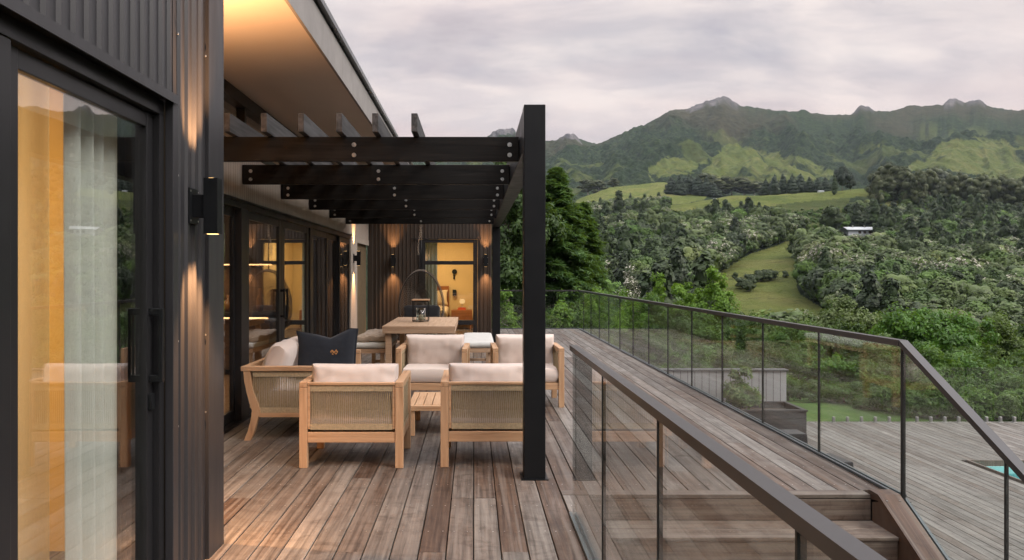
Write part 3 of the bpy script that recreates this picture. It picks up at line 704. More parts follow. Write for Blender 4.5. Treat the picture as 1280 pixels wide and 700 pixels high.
hdl = MB(); hdl.cbox(-1.365, -1.345, 3.110, 3.135, .98, 1.30, .004); hdl.cbox(-1.405, -1.346, 3.112, 3.133, 1.27, 1.30, .003); hdl.cbox(-1.405, -1.346, 3.112, 3.133, .98, 1.01, .003); hdl.build('handle', BLKSTEEL, sd1)
lk = MB(); lk.cbox(-1.406, -1.39, 3.105, 3.140, .86, .93, .003); lo_ = lk.build('lock', BLKSTEEL, sd1)
# room behind the near door
OCHRE = m_simple('ochre_plaster', (.60, .36, .11), .85, 0, .05, 2)
CREAM = m_simple('cream_plaster', (.60, .50, .34), .85, 0, .04, 2)
DARKW = m_simple('dark_room_wall', (.05, .035, .025), .8, 0, .2, 3)
OAKF = m_wood('oak_floor', (.26, .15, .08), (.36, .22, .12), 'y', .35, (.16, .09, .05), .6)
hbox('room_floor', OAKF, -6.2, -1.50, -2.6, 3.80, -.05, -.005)
hbox('room_wall', OCHRE, -6.2, -1.61, 3.76, 3.83, 0, 3.0); hbox('room_wall', OCHRE, -6.27, -6.2, -2.6, 3.75, 0, 3.0); hbox('room_wall', CREAM, -6.2, -1.61, -2.7, -2.62, 0, 3.0)
hbox('room_ceiling', CREAM, -6.2, -1.61, -2.6, 3.75, 2.75, 2.80)
hbox('outer_wall', CLAD, -1.60, -1.385, -4.0, -1.21, 0, 3.28)
def curtain(name, mat, x, y0, y1, z0, z1, amp, wl, axis='y', flare=0.0, seed=0, label=None, cat='curtain'):
    n = 160; rows = 26; rn = random.Random(seed); ph = [rn.uniform(0, 6) for _ in range(4)]
    V = np.zeros((rows, n, 3)); 
    for j in range(rows):
        tz = j / (rows - 1)
        for i in range(n):
            t = i / (n - 1); L_ = (y0 + (y1 - y0) * t)
            a = amp * (.6 + .4 * math.sin(ph[0] + 3 * t)) * math.sin(2 * math.pi * (t * abs(y1 - y0) / wl) + .7 * math.sin(ph[1] + 7 * t) + .25 * (1 - tz) * math.sin(ph[2] + 5 * t))
            sh = flare * (1 - tz) ** 2 * (1 - t)
            p = (x + a * (1 + .3 * (1 - tz)), L_ - sh, z0 + (z1 - z0) * tz)
            V[j, i] = p if axis == 'y' else (p[1], p[0], p[2])
    i = np.arange(rows - 1)[:, None] * n + np.arange(n - 1)[None]; Q = np.stack([i, i + 1, i + n + 1, i + n], -1).reshape(-1, 4)
    o = np_mesh(name, V.reshape(-1, 3), Q, mat, smooth=True)
    s = o.modifiers.new('thick', 'SOLIDIFY'); s.thickness = .0015
    if label: tag(o, label, cat)
    return o
def m_sheer(name, c, tr, tl=.4):
    M = NM(name); v = M.pos((60, 60, 3)); f = M.noise(v, 6, 4, .6); cc = M.ramp(f, [(.3, tuple(x * .85 for x in c)), (.7, c)])
    d = M.n('ShaderNodeBsdfDiffuse'); M.l(cc, d.inputs[0]); t = M.n('ShaderNodeBsdfTranslucent'); M.l(cc, t.inputs[0]); x = M.n('ShaderNodeBsdfTransparent')
    a = M.n('ShaderNodeMixShader'); a.inputs[0].default_value = tl; M.l(d.outputs[0], a.inputs[1]); M.l(t.outputs[0], a.inputs[2])
    b = M.n('ShaderNodeMixShader'); b.inputs[0].default_value = tr; M.l(a.outputs[0], b.inputs[1]); M.l(x.outputs[0], b.inputs[2]); M.l(b.outputs[0], M.out.inputs[0]); return M.m
SHEER = m_sheer('sheer_grey_green', (.84, .86, .79), .10, .10); SHEER2 = m_sheer('sheer_oat', (.78, .66, .46), .45); HEAVY = m_sheer('heavy_slate_curtain', (.025, .032, .03), 0.0)
curtain('sheer_curtain', SHEER, -1.56, 2.74, 3.15, .02, 2.60, .040, .115, seed=3, label='pale grey green sheer curtain behind the large sliding door at left')
curtain('sheer_curtain', SHEER2, -1.75, 2.62, 2.95, .02, 2.60, .028, .13, flare=.34, seed=5, label='oat coloured sheer curtain flaring at its hem, left of the grey green one')
curtain('heavy_curtain', HEAVY, -1.60, 3.17, 3.70, .02, 2.60, .03, .09, seed=8, label='dark slate curtain drawn to the right end of the left sliding door')
def area(name, loc, size, power, col, rot=(0, 0, 0), sizey=None):
    l = bpy.data.lights.new(name, 'AREA'); l.energy = power; l.color = col; l.size = size
    if sizey: l.shape = 'RECTANGLE'; l.size_y = sizey
    o = bpy.data.objects.new(name, l); COL.objects.link(o); o.location = loc; o.rotation_euler = rot; return o
WARM = (1, .68, .38)
area('bedroom_ceiling_light', (-3.2, 2.2, 2.70), .5, 100, (1, .74, .44))

# far facade: sliding doors along the lounge
XF = -2.30
hbox('door_head', FRAME, XF - .10, XF + .045, 3.90, 13.25, 2.085, 2.147, bev=.003); hbox('door_sill', FRAME, XF - .10, XF + .05, 3.90, 13.25, -.02, .022, bev=.003)
hbox('head_trim', FRAME, XF - .02, XF + .062, 3.90, 13.30, 2.149, 2.168)
hbox('pale_wall', PALE, XF - .12, XF + .03, 3.90, 15.55, 2.170, 2.64)
hbox('pale_wall', PALE, XF - .12, XF + .03, 13.30, 14.05, 0, 2.1685)
hbox('pale_wall', PALE, XF - .12, XF + .03, 14.05, 15.60, 2.055, 2.1685)
hbox('side_door', m_simple('beige_door', (.13, .095, .055), .6), XF - .10, XF - .03, 14.05, 15.60, 0, 2.05)
def dpanel(y0, y1, x, st=.07, handle=None, name='sliding_door', mid=None):
    m = MB(); m.cbox(x - .02, x + .02, y0, y0 + st, .024, 2.083, .003); m.cbox(x - .02, x + .02, y1 - st, y1, .024, 2.083, .003)
    m.cbox(x - .018, x + .018, y0 + st, y1 - st, 2.0, 2.082, .003); m.cbox(x - .018, x + .018, y0 + st, y1 - st, .025, .13, .003)
    o = hp(m.build(name, FRAME)); obox('glass', DGLASS, o, x - .004, x + .004, y0 + st, y1 - st, .13, 2.0)
    if handle:
        h = MB(); hx = x + .065; h.cbox(hx - .01, hx + .01, handle - .012, handle + .012, .93, 1.27, .004)
        for z in (.95, 1.25): h.cbox(x + .02, hx, handle - .01, handle + .01, z - .014, z + .014, .003)
        h.build('handle', BLKSTEEL, o)
    return o
dpanel(3.95, 5.6, XF, .06); dpanel(5.55, 7.00, XF - .035, .06)
dpanel(7.16, 8.52, XF + .01, .12, 8.46); dpanel(8.53, 9.92, XF + .01, .12, 8.60)
hbox('door_post', FRAME, XF - .05, XF + .05, 6.98, 7.18, .02, 2.083, bev=.003); hbox('door_post', FRAME, XF - .05, XF + .05, 9.93, 10.10, .02, 2.083, bev=.003)
dpanel(10.12, 11.25, XF - .0, .06); dpanel(11.22, 12.3, XF - .045, .06); dpanel(12.25, 13.24, XF, .06)
# clerestory
hbox('clerestory_frame', FRAME, XF - .08, XF + .045, 3.90, 15.55, 3.095, 3.215, bev=.003); hbox('clerestory_frame', FRAME, XF - .08, XF + .045, 3.90, 15.55, 2.642, 2.70, bev=.003)
for y in (4.0, 5.6, 7.17, 8.75, 10.3, 11.9, 13.5, 15.1): hbox('clerestory_mullion', FRAME, XF - .06, XF + .03, y - .028, y + .028, 2.70, 3.095)
hbox('clerestory_glass', DGLASS, XF - .02, XF - .012, 3.90, 15.5, 2.70, 3.095)
# roof
m = MB(); m.prism([(-2.30, 3.216), (-1.262, 3.286), (-1.262, 3.31), (-2.30, 3.24)], 'y', -4.0, 15.9); hp(m.build('soffit', SOFFIT))
m = MB(); m.prism([(-1.385, 3.272), (-1.262, 3.284), (-1.262, 3.29)], 'y', -4.0, -3.9); 
m = MB()
for y in np.arange(-4, 15.9, 3.6): m.cbox(-1.260, -1.236, y + .001, min(y + 3.598, 15.9), 3.268, 3.560, .003)
hp(m.build('fascia', FASCIA))
m = MB(); m.cbox(-1.258, -1.242, -4, 15.9, 3.562, 3.584, .001); hp(m.build('shadow_gap', JOINT))  # black strip set in the gap in place of its shade
m = MB(); m.cbox(-1.30, -1.196, -4, 15.9, 3.586, 3.640, .004); hp(m.build('roof_edge', GUTTER))
m = MB(); m.prism([(-8.5, 3.10), (-1.30, 3.588), (-1.30, 3.63), (-8.5, 3.14)], 'y', -4.0, 22.0); hp(m.build('roof', CLAD))
hbox('roof_lining', CREAM, -7.0, -2.42, 3.9, 15.5, 3.02, 3.06)
# kitchen and dining room behind the far doors
hbox('room_floor', OAKF, -7.0, XF - .10, 3.9, 15.5, -.05, -.005); hbox('room_wall', DARKW, -7.1, -7.0, 3.9, 15.5, 0, 3.0); hbox('room_wall', DARKW, -7.0, XF - .12, 3.90, 3.97, 0, 3.0)
hbox('room_wall', DARKW, -7.0, XF - .13, 13.35, 13.45, 0, 3.0)
CAB = m_wood('walnut_cabinet', (.10, .055, .03), (.16, .09, .05), 'x', .45, (.05, .028, .015), .6)
kit = empty('kitchen_cabinet', (-4.4, 10.5, 0), 0, 'dark kitchen cabinets with warm light strips seen through the left glass doors', 'cabinet')
def kp(n, mt, *b): return par(obox(n, mt, None, *b), kit)
kp('base_unit', CAB, -6.4, -2.92, 10.30, 10.90, .08, .78); kp('worktop', DARKW, -6.4, -2.88, 10.20, 10.90, .86, .90); kp('light_strip', LEDM, -6.3, -2.95, 10.32, 10.34, .80, .822)
kp('back_panel', CAB, -6.4, -2.9, 10.85, 10.90, .90, 2.4); kp('upper_unit', DARKW, -6.4, -2.9, 10.40, 10.84, 1.60, 2.4); kp('light_strip', LEDM, -6.3, -2.95, 10.50, 10.52, 1.572, 1.590)
area('kitchen_counter_light', (-4.6, 10.6, 1.55), 3.2, 7, WARM, (0, 0, 0), .1); area('dining_ceiling_light', (-4.6, 8.2, 2.95), 1.6, 60, WARM)
for x_, r_, h_, lab in ((-3.1, .055, .34, 'tall brown bottle vase on the kitchen worktop'), (-3.55, .085, .24, 'round brown vase on the kitchen worktop')):
    m = MB(); m.lathe([(r_ * .7, .901), (r_, .901 + h_ * .25), (r_ * .9, .901 + h_ * .55), (r_ * .35, .901 + h_ * .75), (r_ * .38, .901 + h_)], x_, 10.45, 20)
    tag(m.build('vase', m_simple('amber_ceramic', (.35, .16, .05), .3), smooth=True), lab, 'vase')

# back wing with the bedroom door
YB = 15.62
m = MB(); ribs(m, 'x', YB, -1, -2.27, -1.19, 0, 3.10); ribs(m, 'x', YB, -1, .085, .375, 0, 3.10); hp(m.build('wing_cladding', CLADB, fix=False))
m = MB(); ribs(m, 'x', YB, -1, -1.19, .085, 2.215, 3.10, .075); hp(m.build('wing_cladding', CLADB, fix=False))
hbox('wing_corner', CLADB, .352, .392, YB - .015, YB + .03, 0, 3.1); hbox('wing_corner', CLADB, XF + .0, -2.20, YB - .02, YB + .02, 0, 3.1)
hbox('wing_core', CLADB, XF, -1.19, YB + .031, YB + .15, 0, 3.1); hbox('wing_core', CLADB, .085, .36, YB + .031, YB + .15, 0, 3.1); hbox('wing_core', CLADB, -1.19, .085, YB + .031, YB + .15, 2.215, 3.1)
hbox('wing_side_wall', CLADB, .36, .388, YB + .031, 21, 0, 3.1); hbox('wing_head_trim', FRAME, -1.35, .16, YB - .045, YB - .018, 2.195, 2.213)
m = MB(); m.cbox(-1.185, -1.09, YB - .03, YB + .10, 0, 2.19, .003); m.cbox(.03, .08, YB - .03, YB + .10, 0, 2.19, .003); m.cbox(-1.089, .029, YB - .03, YB + .10, 2.12, 2.19, .003); m.cbox(-1.089, .029, YB - .03, YB + .10, 1.645, 1.725, .003); m.cbox(-1.089, .029, YB - .03, YB + .10, .34, .44, .003); m.cbox(-1.089, .029, YB - .03, YB + .10, -.02, .06, .003)
m.cbox(-1.089, -1.05, YB - .02, YB + .08, .061, 2.119, .003); m.cbox(-.01, .029, YB - .02, YB + .08, .061, 2.119, .003)
bd = hp(m.build('bedroom_door', FRAME))
for z0, z1 in ((.06, .34), (.44, 1.645), (1.725, 2.12)): obox('glass', m_glass('bedroom_glass', (.95, .96, .95)) if 'bedroom_glass' not in bpy.data.materials else bpy.data.materials['bedroom_glass'], bd, -1.05, -.01, YB + .02, YB + .028, z0 + .001, z1 - .001)
hbox('room_floor', OAKF, -2.2, .35, YB + .16, 19.4, -.05, -.005); BEDW = m_simple('pale_yellow_plaster', (.68, .54, .28), .85, 0, .04, 2)
hbox('room_wall', BEDW, -2.2, .35, 19.3, 19.4, 0, 2.9); hbox('room_wall', BEDW, .28, .35, YB + .16, 19.29, 0, 2.9); hbox('room_wall', BEDW, -2.25, -2.2, YB + .16, 19.29, 0, 2.9); hbox('room_ceiling', CREAM, -2.2, .27, YB + .16, 19.29, 2.6, 2.65)
area('bedroom_lamp_glow', (-.9, 17.6, 2.55), .6, 42, WARM)
curtain('sheer_curtain', m_sheer('sheer_dusty_blue', (.50, .56, .50), .1), YB + .25, -1.12, -.80, .03, 2.3, .025, .075, axis='x', seed=14, label='pale green curtain gathered at the left of the bedroom door')
bed = empty('bed', (-1.2, 18.4, 0), 0, 'bed with cream bedding and a wooden headboard inside the lit bedroom', 'bed')
WALN = m_wood('warm_walnut', (.30, .12, .04), (.38, .17, .07), 'x', .4, (.18, .07, .03), .6)
par(obox('headboard', WALN, None, -1.9, -.66, 19.20, 19.27, .0, 1.12, .01), bed)
DUV = m_fabric('cream_bedding', (.72, .60, .40), 60, .4)
def cushion(name, mat, wd, dp, ht, parent=None, edge=.35, pw=3.0, pinch=.04, seed=0, nx=30, ny=24, wr=.006, corner=0.0):
    """soft pad centred on the origin: width x, depth y, thickness z; edge = share of the thickness kept at the rim"""
    V = []; F = []; sx = seed * 3.7
    us = np.sin(np.linspace(-math.pi / 2, math.pi / 2, nx)); vv = np.sin(np.linspace(-math.pi / 2, math.pi / 2, ny))
    U, W = np.meshgrid(us, vv); ins = 1 - pinch * (1 - np.abs(W) ** 2) * np.abs(U) ** 6
    ins2 = 1 - pinch * (1 - np.abs(U) ** 2) * np.abs(W) ** 6
    rc = 1 - corner * (np.abs(U) ** 8 * np.abs(W) ** 8)
    X = U * wd / 2 * ins * rc; Y = W * dp / 2 * ins2 * rc
    prof = (np.clip(1 - np.abs(U) ** (pw * 2), 0, 1) * np.clip(1 - np.abs(W) ** (pw * 2), 0, 1)) ** .42
    dome = (1 - np.abs(U) ** 2.2 * .6) * (1 - np.abs(W) ** 2.2 * .6)
    T = ht / 2 * (edge + (1 - edge) * (prof * .6 + prof * dome * .4))
    nz = (fbm(X * 9 + 50 + sx, Y * 9 + 50, 4, 9 + seed) - .5) * wr * 2.2 + (fbm(X * 30 + 50 + sx, Y * 12 + 50, 3, 19 + seed) - .5) * wr
    n = nx * ny; top = np.stack([X, Y, T + nz], -1).reshape(-1, 3); bot = np.stack([X, Y, -T + nz * .7], -1).reshape(-1, 3)
    V = np.concatenate([top, bot]); i = np.arange(ny - 1)[:, None] * nx + np.arange(nx - 1)[None]
    Q = [np.stack([i, i + 1, i + nx + 1, i + nx], -1).reshape(-1, 4), np.stack([i + n, i + nx + n, i + nx + 1 + n, i + 1 + n], -1).reshape(-1, 4)]
    ring = [(0, k) for k in range(nx)] + [(j, nx - 1) for j in range(1, ny)] + [(ny - 1, k) for k in range(nx - 2, -1, -1)] + [(j, 0) for j in range(ny - 2, 0, -1)]
    rid = [a * nx + b for a, b in ring]; m_ = len(rid)
    mids = []
    for a in rid: p = V[a]; q = np.array([p[0] + math.copysign(min(abs(V[a][2] - V[a + n][2]) * .22, .02), p[0]) * (abs(p[0]) > wd * .40), p[1] + math.copysign(min(abs(V[a][2] - V[a + n][2]) * .22, .02), p[1]) * (abs(p[1]) > dp * .40), (V[a][2] + V[a + n][2]) / 2]); mids.append(q)
    V = np.concatenate([V, np.array(mids)]); b0 = 2 * n
    Q.append(np.array([(rid[k], b0 + k, b0 + (k + 1) % m_, rid[(k + 1) % m_]) for k in range(m_)])); Q.append(np.array([(b0 + k, rid[k] + n, rid[(k + 1) % m_] + n, b0 + (k + 1) % m_) for k in range(m_)]))
    o = np_mesh(name, V, np.concatenate(Q)[:, ::-1], mat, smooth=True)
    if parent is not None: o.parent = parent
    return o
def place(o, loc, rot=(0, 0, 0)): o.location = loc; o.rotation_euler = rot; return o
par(obox('base', WALN, None, -1.9, -.70, 17.3, 19.19, .12, .32, .01), bed)
o = cushion('duvet', DUV, 1.24, 1.95, .34, None, .5, 3, .0, 4, wr=.03); place(o, (-1.28, 18.2, .46)); par(o, bed)
o = cushion('pillow', DUV, .6, .42, .2, None, .1, 2, .1, 2); place(o, (-.98, 19.05, .82), (R(70), 0, 0)); par(o, bed)
ns = empty('bedside_table', (-.30, 18.9, 0), 0, 'walnut bedside table inside the bedroom', 'bedside table')
par(obox('cabinet', WALN, None, -.58, -.04, 18.70, 19.15, .14, .50, .01), ns)
for x_ in (-.55, -.10): par(obox('leg', WALN, None, x_, x_ + .04, 18.72, 18.76, 0, .139), ns)
tag(obox('book', m_simple('orange_cover', (.6, .12, .03), .6), None, -.42, -.20, 18.76, 18.92, .501, .535, .003), 'orange book lying at the bottom of the pile on the bedside table', 'book')
tag(obox('book', m_simple('red_cover', (.5, .05, .03), .6), None, -.40, -.21, 18.78, 18.92, .536, .562, .003), 'red book on top of the pile on the bedside table', 'book')
def lamp_small():
    r = empty('bedside_lamp', (-.30, 18.95, .562), 0, 'small glowing lamp on the books on the bedside table', 'lamp')
    m = MB(); m.lathe([(.04, 0), (.04, .015), (.012, .03), (.012, .12)], 0, 0, 12); m.build('stand', SCREW, r)
    m = MB(); m.lathe([(.055, .10), (.075, .15), (.05, .22)], 0, 0, 14); m.build('shade', m_emit('lamp_shade_glow', (1, .6, .25), .6), r, smooth=True)
lamp_small()
m = MB(); m.prism([(.068 * math.cos(t) - .51, .068 * math.sin(t) + 1.50) for t in np.linspace(0, 6.0, 18)], 'y', 19.24, 19.298); m.box(-.545, -.50, 19.255, 19.298, 1.30, 1.43)
tag(m.build('wall_ornament', BLKSTEEL), 'round black ornament on the bedroom wall', 'ornament')
tag(obox('speaker', BLKSTEEL, None, -.56, -.46, 19.18, 19.29, .86, 1.02, .01), 'small black speaker on the bedroom wall', 'speaker')

# ---------------------------------------------------------------- wall lamps
def wall_lamp(x, y, z, rz, label, power=9.0, spot=66, down=1.0, first=[None]):
    power *= 11.0
    root = empty('wall_lamp', (x, y, z), rz, label, 'wall lamp', 'square black up and down wall lamps')
    if first[0] is None:
        m = MB(); s = .033
        for a in ((.064, .130, -s, -s + .004), (.064, .130, s - .004, s), (.064, .068, -s + .004, s - .004), (.126, .130, -s + .004, s - .004)): m.box(*a, -.133, .133)
        m.box(.069, .125, -s + .005, s - .005, -.06, .06); m.build('body', BLKSTEEL, root)
        m = MB(); m.cbox(.0, .008, -.055, .055, -.085, .085, .002); m.cbox(.008, .064, -.022, .022, -.055, .055, .003); br = m.build('bracket', BLKSTEEL, root)
        m = MB()
        for a in (-.045, .045):
            for b in (-.07, .07): m.cbox(.0082, .0105, a - .004, a + .004, b - .004, b + .004, .001)
        m.build('screw', SCREW, br)
        for zz in (-.1335, .1285): m = MB(); m.lathe([(.027, zz), (.027, zz + .006)], .097, 0, 14); m.build('bulb', BULB, root)
        first[0] = root
    else:
        for ch in kids(first[0]):
            if ch.type == 'MESH': copy_tree(ch, root)
    for zz, rx in ((-.140, 0), (.140, math.pi)):
        l = bpy.data.lights.new('lamp_beam', 'SPOT'); l.energy = power * (down if zz < 0 else 1); l.color = (1, .50, .21); l.spot_size = R(spot); l.spot_blend = 1.0; l.shadow_soft_size = .022
        o = bpy.data.objects.new('lamp_beam', l); COL.objects.link(o); o.parent = root; o.location = (.097, 0, zz); o.rotation_euler = (rx, R(7) if zz < 0 else R(-7), 0)
    return root
wall_lamp(-1.350, 3.46, 1.773, 0, 'square black wall lamp on the ribbed wall beside the large left sliding door', 20)
wall_lamp(-1.85, 3.875, 1.773, R(90), 'square black wall lamp on the short return wall round the corner', 42, 150, .42)
wall_lamp(XF + .03, 13.62, 1.74, 0, 'square black wall lamp on the pale boarded wall past the glass doors', 10)
wall_lamp(-1.74, YB - .015, 1.73, R(-90), 'left one of the two square wall lamps on the back wing, beside the hanging chair', 9)
wall_lamp(.262, YB - .015, 1.73, R(-90), 'right one of the two square wall lamps on the back wing, by the pergola post', 9)

# ================================================================ PERGOLA
pg = empty('pergola', (.43, 5.13, 0), 0, 'black pergola of bolted timber beams on square steel posts over the lounge', 'pergola')
PM = pg.matrix_basis.inverted()
def pp(o): o.parent = pg; o.matrix_parent_inverse = PM; return o
for y in (5.06, 13.72): pp(obox('post', BLKSTEEL, None, .354, .506, y, y + .15, 0, 2.640, .006)); pp(obox('base_plate', BLKSTEEL, None, .335, .525, y - .02, y + .17, .0, .008))
pp(obox('side_beam', BLKSTEEL, None, .356, .504, 5.212, 13.718, 2.335, 2.636, .005))
def bolt(par_, x, y, z):
    m = MB(); m.tube([(x, y - .001, z), (x, y - .005, z)], .0175, 14); m.tube([(x, y - .005, z), (x, y - .013, z)], .009, 6)
    o = m.build('bolt', SCREW, par_, smooth=False); return o
for i, y in enumerate((5.60, 7.04, 8.46, 9.90, 11.30, 12.72)):
    dz = random.uniform(-.004, .004)
    b = pp(obox('beam', BLKWOOD, None, -2.262 - (.1 if i == 0 else 0), .352, y, y + .045, 2.327 + dz, 2.515, .005))
    for x in (-2.18, -.93, .28):
        for z in (2.375, 2.455): bolt(b, x, y, z + dz)
    pp(obox('wall_bracket', BLKSTEEL, None, -2.264, -2.20, y + .046, y + .056, 2.34, 2.50)); pp(obox('beam_bracket', BLKSTEEL, None, .27, .3555, y + .046, y + .056, 2.35, 2.50))
for x in (-1.858, -1.58, -1.30, -1.013, -.741, -.446): pp(obox('purlin', BLKWOODY, None, x - .0235, x + .0235, 5.42, 12.90, 2.518, 2.658, .004))
# ================================================================ FURNITURE
def rope_panel(mb, axis, plane, a0, a1, z0, z1, band=.045):
    def strand(p, q, w_, d_):
        V = []
        for (t, n, z) in (p, q):
            for dt, dn in ((-w_, -d_), (w_, -d_), (w_, d_), (-w_, d_)):
                V.append((t + dt, n + dn, z) if axis == 'x' else (n + dn, t + dt, z))
        mb.add(V, [(0, 1, 5, 4), (1, 2, 6, 5), (2, 3, 7, 6), (3, 0, 4, 7)])
    n = int((a1 - a0) / .0150)
    for lay, (off, sl_) in enumerate(((-.011, .010), (.011, -.010))):
        for i in range(n):
            t = a0 + (i + .5) * (a1 - a0) / n; j = random.uniform(-.0012, .0012); zm = (z0 + z1) / 2
            strand((t + j, plane + off, z0), (t + sl_ * .5 + j, plane + off * .6, zm), .0026, .0026); strand((t + sl_ * .5 + j, plane + off * .6, zm), (t + j, plane + off, z1), .0026, .0026)
    nb = int((a1 - a0) / .0062)
    for i in range(nb):
        t = a0 + (i + .5) * (a1 - a0) / nb
        for off in (-.015, .015):
            strand((t, plane + off, z0), (t, plane + off, z0 + band), .0030, .0022); strand((t, plane + off, z1 - band), (t, plane + off, z1), .0030, .0022)
def make_armchair(W=.775, D=.66):
    r = empty('armchair'); h = W / 2
    for s in (-1, 1):
        x0, x1 = sorted((s * h, s * (h - .060)))
        m = MB(); m.cbox(x0, x1, -D / 2, -D / 2 + .052, 0, .600, .004); m.build('rear_leg', TEAKZ, r)
        m = MB(); m.cbox(x0, x1, D / 2 - .058, D / 2, 0, .600, .004); m.build('front_leg', TEAKZ, r)
        m = MB(); m.cbox(x0, x1, -D / 2, D / 2, .601, .642, .005); m.build('arm', TEAKY, r)
        m = MB(); m.cbox(x0 + .012, x1 - .012, -D / 2 + .053, D / 2 - .059, .19, .262, .003); m.build('side_rail', TEAKY, r)
        m = MB(); rope_panel(m, 'y', s * (h - .030), -D / 2 + .056, D / 2 - .062, .265, .598, .03); m.build('rope_side', ROPE, r, fix=False)
    m = MB(); m.cbox(-h + .061, h - .061, -D / 2 + .006, -D / 2 + .044, .190, .266, .004); m.build('back_rail', TEAK, r)
    m = MB(); m.cbox(-h + .061, h - .061, D / 2 - .05, D / 2 - .012, .190, .264, .004); m.build('front_rail', TEAK, r)
    m = MB(); m.cbox(-h + .061, h - .061, -D / 2 + .002, -D / 2 + .050, .618, .636, .003)
    for s in (-1, 1): m.cbox(*sorted((s * (h - .061), s * (h - .080))), -D / 2 + .008, -D / 2 + .046, .29, .617, .002)
    m.build('back_frame', TEAK, r)
    m = MB(); rope_panel(m, 'x', -D / 2 + .027, -h + .082, h - .082, .285, .616); m.build('rope_back', ROPE, r, fix=False)
    m = MB()
    for k in range(7): m.box(-h + .062, h - .062, -D / 2 + .07 + k * .078, -D / 2 + .125 + k * .078, .236, .254)
    m.build('seat_slats', TEAK, r)
    place(cushion('seat_cushion', CUSH, W - .135, D - .07, .165, r, .80, 5, .012, 1, corner=.03), (0, .01, .345))
    place(cushion('back_cushion', CUSH, W - .13, .37, .19, r, .42, 3, .035, 2, wr=.017, corner=.03), (0, -D / 2 + .165, .560), (R(80), 0, 0))
    return r
ac = make_armchair()
G = 'teak and rope armchairs with blush cushions round the low table'
def chair_at(o, x, y, rz, lab): o.location = (x, y, 0); o.rotation_euler = (0, 0, rz); tag(o, lab, 'armchair', G)
c2 = copy_tree(ac); c3 = copy_tree(ac); c4 = copy_tree(ac)
chair_at(ac, -.912, 5.36 + .33, 0, 'near teak armchair at left with its rope back to the camera, beside the sofa')
chair_at(c2, .140, 5.39 + .33, 0, 'near teak armchair with its rope back to the camera, its right side behind the post')
chair_at(c3, -.443, 7.75 + .33, R(180), 'far teak armchair facing the camera, in front of the dining table')
chair_at(c4, .590, 7.79 + .33, R(180), 'far teak armchair facing the camera, partly behind the black post at right')
for c, rot in ((c2, .0), (c3, -2), (c4, 1)): c.rotation_euler.z += R(rot)

def make_sofa(W=1.42, D=.80):
    r = empty('sofa'); h = W / 2
    for s in (-1, 1):
        x0, x1 = sorted((s * h, s * (h - .055)))
        prof = []; fr_ = [(-.400, .602), (-.392, .52), (-.372, .42), (-.345, .32), (-.325, .26), (-.335, .18), (-.362, .08), (-.395, 0)]
        bk = [(y + .058 + (.014 if .2 < z < .35 else 0), z) for y, z in fr_]
        m = MB(); m.prism(fr_ + bk[::-1], 'x', x0, x1); m.build('rear_leg', TEAKZ, r)
        m = MB(); m.cbox(x0, x1, D / 2 - .058, D / 2, 0, .600, .004); m.build('front_leg', TEAKZ, r)
        m = MB(); m.cbox(x0 - .004, x1 + .004, -D / 2 - .022, D / 2, .603, .644, .005); m.build('arm', TEAKY, r)
        m = MB(); m.cbox(x0 + .012, x1 - .012, -.30, D / 2 - .059, .20, .262, .003); m.build('side_rail', TEAKY, r)
        m = MB(); rope_panel(m, 'y', s * (h - .028), -.32, D / 2 - .062, .24, .598, .045); m.build('rope_side', ROPE, r, fix=False)
    m = MB(); m.cbox(-h + .056, h - .056, -D / 2 - .018, -D / 2 + .03, .604, .642, .004); m.build('back_frame', TEAK, r)
    m = MB(); m.cbox(-h + .056, h - .056, -.33, -.29, .20, .27, .004); m.build('back_rail', TEAK, r)
    m = MB(); m.cbox(-h + .056, h - .056, D / 2 - .05, D / 2 - .012, .20, .27, .004); m.build('front_rail', TEAK, r)
    m = MB(); rope_panel(m, 'x', -.345, -h + .06, h - .06, .27, .60); m.build('rope_back', ROPE, r, fix=False)
    m = MB()
    for k in range(8): m.box(-h + .057, h - .057, -.27 + k * .078, -.22 + k * .078, .236, .256)
    m.build('seat_slats', TEAK, r)
    for i, s in enumerate((-1, 1)):
        place(cushion('seat_cushion', CUSH, W / 2 - .07, D - .12, .165, r, .8, 5, .012, 5 + i, corner=.03), (s * (W / 4 - .035), .04, .35))
        place(cushion('back_cushion', CUSH, W / 2 - .075, .42, .22, r, .35, 3, .04, 8 + i, wr=.012), (s * (W / 4 - .032), -.205, .605), (R(70), 0, R(4 * s)))
    return r
sf = make_sofa(); sf.location = (-1.60, 6.96, 0); sf.rotation_euler = (0, 0, R(-90)); tag(sf, 'teak two seat sofa with curved rear legs and blush cushions along the glass doors', 'sofa')

